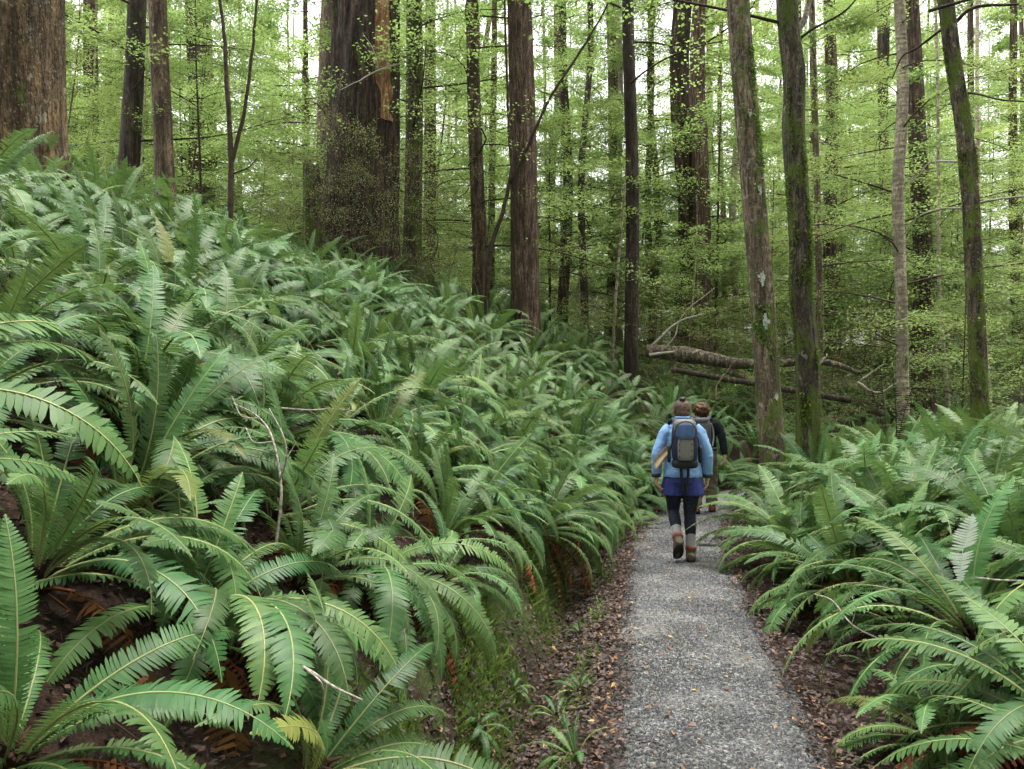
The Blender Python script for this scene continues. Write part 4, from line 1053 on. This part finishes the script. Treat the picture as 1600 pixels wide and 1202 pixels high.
# pale lichen patches on the leaning trunk
for k, (py_, aa0, w_, h_) in enumerate([(438, -1.75, .050, .11), (505, -1.70, .055, .12), (300, -1.35, .035, .07), (620, -1.3, .035, .06), (180, -1.6, .03, .06)]):
    hc = CAM_Z + (HZ - py_) / F_PX * 11.0 - t_lich.location.z; n_ = 22
    U, W_ = np.meshgrid(np.linspace(-1, 1, n_), np.linspace(-1, 1, n_)); hh = hc + W_.ravel() * h_; c0 = np.array([lax(q) for q in hh]); rr = .1715 * (1 - .012 * hh) + .014
    aa = aa0 + U.ravel() * w_ / .17; P = np.stack([c0[:, 0] + rr * np.cos(aa), c0[:, 1] + rr * np.sin(aa), hh], -1); P[:, :2] += (.004 * fbm(P * 40, 2, 3))[:, None] * np.stack([np.cos(aa), np.sin(aa)], -1)
    keep = (U ** 2 + W_ ** 2 + .75 * fbm(np.stack([U * 2.2 + k * 7, W_ * 2.6, U * 0], -1), 3, 40)) < .62; kk = np.arange(n_ * n_).reshape(n_, n_)
    Q = np.stack([kk[:-1, :-1], kk[:-1, 1:], kk[1:, 1:], kk[1:, :-1]], -1)[keep[:-1, :-1]]
    if len(Q): MB().add(P, Q).build('lichen_patch', LICHEN, t_lich)

# ------------------------------------------------------------------ people
def remesh(mb, name, mat, voxel=.008, smooth=3, wrinkle=0.0, wscale=14, wdir=(1, 1, 1), seed=0):
    """fuse overlapping lofts into one continuous surface, relax it and crease it"""
    me = mb.mesh(name + '_src', mat); o = bpy.data.objects.new('tmp', me); COL.objects.link(o)
    r = o.modifiers.new('r', 'REMESH'); r.mode = 'VOXEL'; r.voxel_size = voxel; r.use_smooth_shade = True
    if smooth: s = o.modifiers.new('s', 'SMOOTH'); s.iterations = smooth; s.factor = .5
    dg = bpy.context.evaluated_depsgraph_get(); out = bpy.data.meshes.new_from_object(o.evaluated_get(dg))
    bpy.data.objects.remove(o); bpy.data.meshes.remove(me); out.name = name
    n = len(out.vertices); co = np.empty(n * 3, np.float32); no = np.empty(n * 3, np.float32)
    out.vertices.foreach_get('co', co); out.vertices.foreach_get('normal', no); co = co.reshape(-1, 3); no = no.reshape(-1, 3)
    if wrinkle:
        f = fbm(co * wscale * np.array(wdir), 3, seed); f = 1 - 2 * np.abs(f)
        co = co + no * (wrinkle * f)[:, None]
        out.vertices.foreach_set('co', co.astype(np.float32).ravel())
    out.polygons.foreach_set('use_smooth', np.ones(len(out.polygons), bool))
    if not out.materials: out.materials.append(mat)
    out.update()
    return out

def sec(mb, rows, n=20):
    """loft through (x, y, z, half width, half depth)"""
    r = np.array(rows, float); mb.add(*tube(r[:, :3], 1.0, n, squash=r[:, 3:5])); return mb

def limb(mb, rows, n=14, sub=3):
    r = np.array(rows, float); p = smooth_path(r, (len(r) - 1) * sub + 1); mb.add(*tube(p[:, :3], p[:, 3], n)); return mb

def ball(mb, c, r, n=16):
    r = np.broadcast_to(np.array(r, float), (3,)); th = np.linspace(.02, math.pi - .02, n // 2 + 1)
    rows = np.array([[0, 0, -math.cos(t), math.sin(t)] for t in th])
    V, F = tube(rows[:, :3], rows[:, 3], n); mb.add(V * r + np.array(c), F); return mb

def superbox(c, size, e=.35, n=28, m=16, bend=0.0):
    """rounded box"""
    a = np.linspace(0, 2 * math.pi, n, endpoint=False); b = np.linspace(-math.pi / 2 + .01, math.pi / 2 - .01, m)
    f = lambda w, q: np.sign(w) * np.abs(w) ** q
    A, B = np.meshgrid(a, b)
    V = np.stack([f(np.cos(B), e) * f(np.cos(A), e), f(np.cos(B), e) * f(np.sin(A), e), f(np.sin(B), e)], -1).reshape(-1, 3) * np.array(size) / 2
    V[:, 1] += bend * V[:, 2] ** 2
    V = V + np.array(c); i = np.arange(m - 1)[:, None] * n; j = np.arange(n)[None]; j2 = (j + 1) % n
    return V, [np.stack([i + j, i + j2, i + n + j2, i + n + j], -1).reshape(-1, 4), np.arange(n)[::-1][None], (np.arange(n) + (m - 1) * n)[None]]

def band(pts, w, th):
    """flat webbing strap along points"""
    p = smooth_path(pts, 24); return tube(p, 1.0, 8, squash=np.tile([w, th], (24, 1)))

def hand(mb, w, sx, spread=0.0):
    """palm, four fingers and a thumb hanging from wrist w; sx is the outward side"""
    w = np.array(w, float); inn = -sx
    limb(mb, [(*w, .024), (*(w + [0, .002, -.03]), .025)], 12)
    r = np.array([[*(w + [0, 0, -.01]), .017, .026], [*(w + [inn * .002, .004, -.045]), .0155, .038], [*(w + [inn * .006, .006, -.088]), .013, .036]])
    mb.add(*tube(r[:, :3], 1.0, 14, squash=r[:, 3:5]))
    for k, (oy, ln) in enumerate(((.032, .066), (.012, .076), (-.009, .071), (-.028, .055))):
        b = w + [inn * .005, oy, -.078]
        c = .35 + .10 * k
        limb(mb, [(*b, .0095), (*(b + [inn * .010 * c * 2, 0, -ln * .45]), .0088), (*(b + [inn * .035 * c * 2, -.002, -ln * .80]), .0080), (*(b + [inn * .060 * c * 2, -.004, -ln * .98]), .0065)], 8, 3)
    b = w + [0, .020, -.028]
    limb(mb, [(*b, .013), (*(b + [inn * .008, .026, -.028]), .0115), (*(b + [inn * .014, .034, -.058]), .0095), (*(b + [inn * .020, .034, -.076]), .007)], 8, 3)

def boot_meshes(anchor, pitch, yaw):
    """boot around an ankle at anchor (0.11 m above the sole); returns upper, sole, collar"""
    Mx = Matrix.Translation(anchor) @ Matrix.Rotation(yaw, 4, 'Z') @ Matrix.Rotation(pitch, 4, 'X') @ Matrix.Translation((0, 0, -.11))
    up = MB(); sec(up, [(0, -.012, .145, .049, .060), (0, -.005, .09, .048, .066), (0, 0, .05, .047, .075), (0, 0, .02, .047, .080)])
    p = np.array([[0, -.085, .05, .030, .030], [0, -.06, .05, .043, .045], [0, .03, .055, .047, .052], [0, .10, .045, .050, .040], [0, .155, .038, .045, .032], [0, .185, .030, .025, .020]])
    V, F = tube(p[:, :3], 1.0, 16, squash=p[:, 3:5]); up.add(V, F)
    so = MB(); ang = np.linspace(0, 2 * math.pi, 28, endpoint=False)
    ox = (.049 + .006 * np.sin(ang)) * np.cos(ang); oy = .055 + .145 * np.sin(ang); oy = np.maximum(oy, -.092)
    V = np.concatenate([np.stack([ox, oy, 0 * ox + zz + .012 * np.maximum(0, (oy - .12) / .07) ** 2], -1) for zz in (.0, .028)])
    j = np.arange(28); so.add(V, [np.stack([j, (j + 1) % 28, (j + 1) % 28 + 28, j + 28], -1), j[::-1][None], (j + 28)[None]])
    co = MB(); sec(co, [(0, -.012, .120, .053, .064), (0, -.012, .140, .054, .065), (0, -.011, .158, .052, .063)])
    for m_ in (up, so, co): m_.V = [xf(v, Mx) for v in m_.V]
    return up, so, co

SKIN = plain_mat('skin', (0.52, 0.27, 0.20), .5, .4, .08, 25)
PM = {
    'jacket': plain_mat('blue_jacket', (0.165, 0.30, 0.55), .5, .35, .06, 9, .25, .01),
    'shorts': plain_mat('violet_blue_shorts', (0.036, 0.042, 0.200), .7, .25, .12, 12, .3, .006),
    'legging': plain_mat('navy_leggings', (0.012, 0.014, 0.030), .75, .25, .15, 20),
    'sock': plain_mat('grey_sock', (0.30, 0.29, 0.30), .95, .1, .15, 120, .6, .003),
    'boot': plain_mat('brown_boot', (0.115, 0.085, 0.062), .75, .25, .2, 25, .4, .003),
    'sole': plain_mat('dark_sole', (0.022, 0.020, 0.020), .85, .2, .2, 40),
    'collar': plain_mat('reddish_boot_collar', (0.22, 0.075, 0.050), .8, .2, .15, 30),
    'navy': plain_mat('navy_nylon', (0.016, 0.020, 0.045), .6, .35, .15, 25, .3, .003),
    'grey': plain_mat('grey_nylon', (0.135, 0.130, 0.122), .7, .3, .08, 25, .3, .003),
    'pblue': plain_mat('blue_panel', (0.06, 0.11, 0.24), .6, .3, .12, 20),
    'black': plain_mat('black_webbing', (0.012, 0.012, 0.014), .7, .3, .1, 30),
    'tan': plain_mat('tan_cloth', (0.34, 0.27, 0.19), .9, .1, .1, 20, .4, .006),
    'sweater': plain_mat('dark_sweater', (0.008, 0.011, 0.013), .95, .15, .2, 60, .5, .004),
    'khaki': plain_mat('olive_trousers', (0.15, 0.135, 0.095), .9, .15, .12, 10, .3, .01),
    'dgrey': plain_mat('dark_grey_nylon', (0.075, 0.072, 0.085), .7, .3, .12, 25, .3, .003),
    'paler': plain_mat('pale_webbing', (0.33, 0.35, 0.38), .8, .2, .1, 30),
    'hair1': plain_mat('brown_hair', (0.085, 0.042, 0.026), .5, .4, .3, 60, .8, .006),
    'hair2': plain_mat('auburn_hair', (0.115, 0.050, 0.022), .6, .35, .35, 45, .9, .01),
    'eye': plain_mat('eye_white', (0.7, 0.68, 0.65), .3, .5, .05, 20),
}

def head_rows(mb, c, s=1.0):
    c = np.array(c)
    ball(mb, c + [0, 0, .02 * s], np.array([.074, .092, .100]) * s, 20)
    ball(mb, c + [0, .018 * s, -.045 * s], np.array([.056, .066, .070]) * s, 16)
    limb(mb, [(*(c + np.array([0, .088, .012]) * s), .010 * s), (*(c + np.array([0, .108, -.022]) * s), .014 * s)], 8)          # nose
    limb(mb, [(*(c + np.array([-.022, .078, -.066]) * s), .007 * s), (*(c + np.array([0, .084, -.067]) * s), .009 * s), (*(c + np.array([.022, .078, -.066]) * s), .007 * s)], 8)   # mouth
    for sx in (-1, 1):
        limb(mb, [(*(c + np.array([sx * .074, .0, .025]) * s), .010 * s), (*(c + np.array([sx * .082, -.010, .005]) * s), .013 * s), (*(c + np.array([sx * .074, .002, -.028]) * s), .009 * s)], 8)

def person_root(name, loc, yaw, label, group):
    r = empty(name, loc); r.rotation_euler = (0, 0, yaw); tag(r, label, 'person', group); return r

def part(root, name, mesh, label=None):
    o = obj(name, mesh, root)
    if label: o['label'] = label
    return o

# --- hiker in the blue jacket, left foot lifted in mid stride
P1 = person_root('person', (1.715, 8.10, .012), -.12, 'hiker seen from behind in light blue jacket, blue shorts and grey socks', 'hikers on the path')
lw, rw = np.array([-.262, -.005, .855]), np.array([.250, .03, .850])
la, ra = np.array([-.060, -.130, .235]), np.array([.075, -.03, .115])       # ankles
lk, rk = np.array([-.085, .085, .500]), np.array([.070, .005, .475])         # knees
b = MB()
head_rows(b, (0, .045, 1.505))
limb(b, [(0, .0, 1.36, .056), (0, .02, 1.42, .050), (0, .035, 1.47, .050)])
sec(b, [(0, 0, .84, .145, .105), (0, 0, .95, .150, .105), (0, 0, 1.10, .125, .09), (0, 0, 1.25, .145, .095), (0, 0, 1.34, .13, .075), (0, 0, 1.38, .06, .05)])
for sx, w, e in ((-1, lw, np.array([-.250, -.045, 1.09])), (1, rw, np.array([.238, -.035, 1.085]))):
    limb(b, [(sx * .15, 0, 1.33, .045), (sx * .21, -.02, 1.22, .042), (*e, .036), (*((e + w) / 2), .034), (*w, .024)])
    hand(b, w, sx)
for sx, k, a in ((-1, lk, la), (1, rk, ra)):
    limb(b, [(sx * .085, 0, .86, .075), (*(np.array([sx * .085, 0, .86]) * .5 + k * .5), .065), (*k, .045), (*(k * .6 + a * .4 + [0, -.015, 0]), .043), (*a, .030)])
    limb(b, [(*a, .03), (*(a + [0, .04, -.05]), .03), (*(a + [0, .10, -.07 if sx > 0 else -.11]), .026)])
part(P1, 'body', remesh(b, 'body', SKIN, .0065, 2))
b = MB()
sec(b, [(0, -.005, .850, .190, .150), (0, -.005, .87, .193, .152), (0, 0, .96, .180, .142), (0, 0, 1.08, .168, .132), (0, 0, 1.20, .174, .128), (0, 0, 1.29, .175, .115), (0, 0, 1.345, .150, .095), (0, .005, 1.385, .100, .078), (0, .012, 1.42, .074, .070), (0, .02, 1.462, .072, .068)], 28)
for sx, w, e in ((-1, lw, np.array([-.252, -.045, 1.09])), (1, rw, np.array([.240, -.035, 1.085]))):
    limb(b, [(sx * .12, 0, 1.335, .062), (sx * .168, -.01, 1.285, .064), (sx * .210, -.025, 1.19, .057), (*e, .053), (*((e + w) / 2 + [0, 0, .0]), .051), (*(w + [0, 0, .03]), .046), (*(w + [0, 0, -.005]), .041)], 18, 4)
part(P1, 'jacket', remesh(b, 'jacket', PM['jacket'], .006, 2, .0038, 15, (1, 1, 1.1), 4))
for w in (lw, rw):
    b = MB(); sec(b, [(w[0], w[1], w[2] + .028, .049, .049), (w[0], w[1], w[2] + .006, .0475, .0475), (w[0], w[1], w[2] - .012, .044, .044)]); b.build('cuff', PM['navy'], P1)
b = MB(); limb(b, [(-.072, .01, 1.435, .017), (-.045, -.048, 1.44, .018), (0, -.062, 1.443, .018), (.045, -.048, 1.44, .018), (.072, .01, 1.435, .017)], 10, 5); part(P1, 'hood', remesh(b, 'hood', PM['jacket'], .006, 3))
b = MB()
sec(b, [(0, 0, .95, .170, .125), (0, 0, .86, .188, .138), (0, 0, .79, .192, .136)], 26)
sec(b, [(-.088, 0, .83, .100, .118), (-.098, .01, .74, .107, .118), (-.102, .015, .672, .112, .120)], 22); sec(b, [(.088, 0, .83, .100, .118), (.098, 0, .74, .107, .118), (.102, 0, .668, .112, .120)], 22)
part(P1, 'shorts', remesh(b, 'shorts', PM['shorts'], .008, 2, .006, 9, (1.6, 1.6, .5), 8))
b = MB()
for sx, k, a in ((-1, lk, la), (1, rk, ra)):
    limb(b, [(sx * .09, 0, .80, .092), (*(np.array([sx * .088, 0, .80]) * .5 + k * .5), .080), (*k, .060), (*(k * .62 + a * .38 + [0, -.018, 0]), .056), (*(k * .44 + a * .56), .050)], 18, 4)
part(P1, 'leggings', remesh(b, 'leggings', PM['legging'], .0075, 2, .003, 14, (1, 1, 2), 2))
for sx, k, a in ((-1, lk, la), (1, rk, ra)):
    b = MB(); limb(b, [(*(k * .50 + a * .50 + [0, -.01, 0]), .049), (*(k * .3 + a * .7 + [0, -.006, 0]), .049), (*(a + (k - a) * .04), .050)], 18, 5); part(P1, 'sock', b.mesh('sock', PM['sock']))
    up, so, co = boot_meshes(a, -.72 if sx < 0 else -.10, .10 * -sx)
    bt = part(P1, 'boot', remesh(up, 'boot', PM['boot'], .006, 2)); so.build('sole', PM['sole'], bt); co.build('boot_collar', PM['collar'], bt)
b = MB(); ball(b, (0, .025, 1.530), (.086, .100, .100), 24); ball(b, (0, -.01, 1.485), (.070, .070, .07), 16); hair = remesh(b, 'hair', PM['hair1'], .006, 2, .004, 30, (2, 2, .6), 5)
hr = part(P1, 'hair', hair)
b = MB(); a = np.linspace(0, 2.2 * 2 * math.pi, 50); p = np.stack([.022 * np.cos(a), -.022 + .020 * np.sin(a), 1.625 + .008 * a / a[-1]], -1); b.add(*tube(p, .015, 10)); ball(b, (0, -.022, 1.630), (.024, .022, .018), 12)
part(hr, 'hair_bun', remesh(b, 'hair_bun', PM['hair1'], .005, 1, .002, 60, (1, 1, 1), 6))
for sx in (-1, 1): b = MB(); ball(b, (sx * .030, .130, 1.512), .011, 10); b.build('eye', PM['eye'], P1)
loc1, yaw1 = P1.location.copy(), -.12

def gear(name, label, cat):
    r = empty(name, loc1); r.rotation_euler = (0, 0, yaw1); return tag(r, label, cat)
BP = gear('backpack', 'navy and grey backpack worn over the light blue jacket', 'backpack')
mb = MB(); mb.add(*superbox((0, -.235, 1.195), (.250, .18, .420), .5, 36, 24, .25)); mb.build('body', PM['navy'], BP)
mb = MB(); mb.add(*superbox((0, -.245, 1.350), (.220, .195, .165), .6, 32, 18)); mb.build('top_panel', PM['grey'], BP)
mb = MB(); mb.add(*superbox((0, -.300, 1.315), (.180, .105, .165), .5, 28, 16)); mb.build('upper_panel', PM['pblue'], BP)
mb = MB(); mb.add(*superbox((0, -.310, 1.140), (.150, .085, .225), .38, 30, 18)); pk = mb.build('front_pocket', PM['grey'], BP)
mb = MB(); mb.add(*band([(-.066, -.352, 1.235), (0, -.355, 1.240), (.066, -.352, 1.235)], .004, .004)); mb.build('zipper', PM['black'], pk)
for zz in (1.19, 1.13, 1.07):
    for sx in (-.058, .058): mb = MB(); mb.add(*superbox((sx, -.352, zz), (.012, .006, .016), .5, 10, 6)); mb.build('tab', PM['black'], pk)
mb = MB(); a = np.linspace(0, math.pi, 14); mb.add(*tube(np.stack([.098 * np.cos(a), -.352 + .012 * np.sin(a) * 0, 1.31 + .10 * np.sin(a)], -1), .0055, 6)); mb.build('zipper', PM['black'], BP)
for sx in (-1, 1):
    mb = MB(); mb.add(*band([(sx * .075, -.16, 1.400), (sx * .095, -.10, 1.435), (sx * .105, -.02, 1.428), (sx * .120, .06, 1.395), (sx * .130, .135, 1.28), (sx * .135, .145, 1.15)], .030, .009)); mb.build('shoulder_strap', PM['navy'], BP)
    mb = MB(); mb.add(*superbox((sx * .150, -.215, 1.09), (.035, .12, .17), .5, 20, 12)); mb.build('side_pocket', PM['black'], BP)
    mb = MB(); mb.add(*band([(sx * .03, -.24, .985), (sx * .034, -.235, .90), (sx * .022, -.22, .80), (sx * .018, -.21, .70)], .014, .003)); mb.build('hanging_strap', PM['black'], BP)
    mb = MB(); mb.add(*band([(sx * .115, -.335, 1.26), (sx * .13, -.31, 1.18), (sx * .14, -.27, 1.14)], .006, .003)); mb.build('compression_strap', PM['black'], BP)
mb = MB(); mb.add(*superbox((0, -.235, .995), (.25, .17, .09), .5, 24, 12)); mb.build('base', PM['black'], BP)
TC = gear('folded_cloth', 'tan folded cloth sticking out beside the backpack', 'cloth')
uu, vv = np.meshgrid(np.linspace(0, 1, 12), np.linspace(0, 1, 9))
def sheet(th):
    X = -.155 - .150 * uu + .02 * vv; Z = 1.185 - .155 * uu + (-.085 - .03 * uu) * vv; Y = -.255 + .03 * np.sin(uu * 5) + .02 * np.sin(vv * 6) + th * (1 - .55 * uu)
    return np.stack([X, Y, Z], -1).reshape(-1, 3)
k = np.arange(108).reshape(9, 12); Q = np.stack([k[:-1, :-1], k[:-1, 1:], k[1:, 1:], k[1:, :-1]], -1).reshape(-1, 4)
edge = np.concatenate([k[0, :], k[1:, -1], k[-1, -2::-1], k[-2:0:-1, 0]]); e2 = np.roll(edge, -1)
mb = MB(); mb.add(np.concatenate([sheet(0), sheet(.045)]), [Q[:, ::-1], Q + 108, np.stack([edge, e2, e2 + 108, edge + 108], -1)])
mb.build('cloth', PM['tan'], TC)

# --- hiker in the dark sweater, ahead
yaw2 = -.30
P2 = person_root('person', (2.745, 11.55, .012), yaw2, 'hiker ahead with bushy auburn hair, dark sweater and olive trousers', 'hikers on the path')
lw, rw = np.array([-.24, .10, .88]), np.array([.300, -.06, .855])
la, ra = np.array([-.095, -.10, .120]), np.array([.105, .16, .130])
lk, rk = np.array([-.09, .02, .47]), np.array([.10, .15, .49])
b = MB(); head_rows(b, (-.03, .13, 1.475))
limb(b, [(0, .04, 1.33, .056), (-.01, .08, 1.39, .05), (-.025, .11, 1.44, .05)])
sec(b, [(0, 0, .84, .145, .105), (0, .01, .95, .150, .105), (0, .02, 1.10, .13, .09), (0, .04, 1.23, .145, .095), (0, .045, 1.31, .13, .075), (0, .05, 1.35, .06, .05)])
le, re_ = np.array([-.27, .0, 1.08]), np.array([.265, -.02, 1.09])
for sx, w, e in ((-1, lw, le), (1, rw, re_)):
    limb(b, [(sx * .15, .04, 1.30, .045), (sx * .22, .02, 1.20, .042), (*e, .036), (*((e + w) / 2), .034), (*w, .024)])
    hand(b, w, sx)
for sx, k, a in ((-1, lk, la), (1, rk, ra)):
    limb(b, [(sx * .085, 0, .86, .075), (*(np.array([sx * .085, 0, .86]) * .5 + k * .5), .065), (*k, .045), (*(k * .6 + a * .4), .043), (*a, .030)])
    limb(b, [(*a, .03), (*(a + [0, .04, -.05]), .03), (*(a + [0, .10, -.08]), .026)])
part(P2, 'body', remesh(b, 'body', SKIN, .0065, 2))
b = MB()
sec(b, [(0, .005, .90, .185, .140), (0, .01, .97, .183, .138), (0, .02, 1.08, .175, .130), (0, .04, 1.20, .185, .130), (0, .045, 1.27, .185, .115), (0, .05, 1.32, .150, .092), (0, .06, 1.355, .085, .07), (-.005, .075, 1.39, .063, .062)], 26)
for sx, w, e in ((-1, lw, le), (1, rw, re_)):
    limb(b, [(sx * .13, .04, 1.30, .070), (sx * .185, .03, 1.26, .074), (sx * .235, .01, 1.17, .064), (*e, .056), (*((e + w) / 2), .050), (*(w + (e - w) * .1), .042), (*(w + (e - w) * .0), .038)], 18, 4)
part(P2, 'sweater', remesh(b, 'sweater', PM['sweater'], .0085, 3, .006, 11, (1, 1, 1.5), 14))
b = MB()
sec(b, [(0, .005, .96, .168, .130), (0, 0, .87, .182, .142), (0, 0, .79, .178, .135)], 24)
for sx, k, a in ((-1, lk, la), (1, rk, ra)):
    limb(b, [(sx * .085, 0, .82, .100), (*(np.array([sx * .088, 0, .82]) * .5 + k * .5), .095), (*k, .084), (*(k * .55 + a * .45), .080), (*(a + [0, -.005, -.01]), .078)], 18, 4)
part(P2, 'trousers', remesh(b, 'trousers', PM['khaki'], .0085, 2, .009, 10, (1, 1, 1.4), 9))
for sx, a, pt in ((-1, la, -.25), (1, ra, .0)):
    up, so, co = boot_meshes(a, pt, -.05 * sx); bt = part(P2, 'boot', remesh(up, 'boot', PM['collar'], .006, 2)); so.build('sole', PM['sole'], bt); co.build('boot_collar', PM['boot'], bt)
b = MB(); ball(b, (-.03, .095, 1.505), (.112, .115, .100), 24)
rg = np.random.RandomState(8)
for k in range(110):
    v = rg.randn(3); v /= np.linalg.norm(v)
    if v[1] > .55 and v[2] < .3: continue
    ball(b, np.array([-.03, .09, 1.495]) + v * np.array([.105, .105, .092]), .018 + .012 * rg.rand(), 10)
part(P2, 'hair', remesh(b, 'hair', PM['hair2'], .0055, 2, .004, 50, (1, 1, 1), 15))
for sx in (-1, 1): b = MB(); ball(b, (-.03 + sx * .030, .215, 1.482), .011, 10); b.build('eye', PM['eye'], P2)
loc1, yaw1 = P2.location.copy(), yaw2
BP = gear('backpack', 'dark grey backpack with pale straps on the hiker ahead', 'backpack')
mb = MB(); mb.add(*superbox((-.02, -.175, 1.14), (.28, .20, .46), .42, 32, 20, .25)); mb.build('body', PM['dgrey'], BP)
mb = MB(); mb.add(*superbox((-.02, -.26, 1.10), (.19, .09, .26), .4, 26, 14)); mb.build('front_pocket', PM['grey'], BP)
mb = MB(); mb.add(*superbox((-.02, -.17, 1.335), (.25, .20, .10), .6, 26, 12)); mb.build('lid', PM['dgrey'], BP)
for sx in (-1, 1):
    mb = MB(); mb.add(*band([(sx * .075 - .01, -.09, 1.355), (sx * .095, -.03, 1.385), (sx * .105, .04, 1.372), (sx * .120, .11, 1.34), (sx * .130, .175, 1.23), (sx * .135, .18, 1.10)], .028, .009)); mb.build('shoulder_strap', PM['dgrey'], BP)
    mb = MB(); mb.add(*band([(sx * .125, -.22, 1.30), (sx * .145, -.16, 1.22), (sx * .150, -.14, 1.10), (sx * .135, -.16, .98)], .011, .004)); mb.build('compression_strap', PM['paler'], BP)
a = np.linspace(0, 2 * math.pi, 40); mb = MB(); mb.add(*tube(np.stack([.192 * np.cos(a), .008 + .150 * np.sin(a), .945 + 0 * a], -1), 1.0, 8, squash=np.tile([.012, .024], (40, 1)), cap=False)); mb.build('hip_belt', PM['grey'], BP)
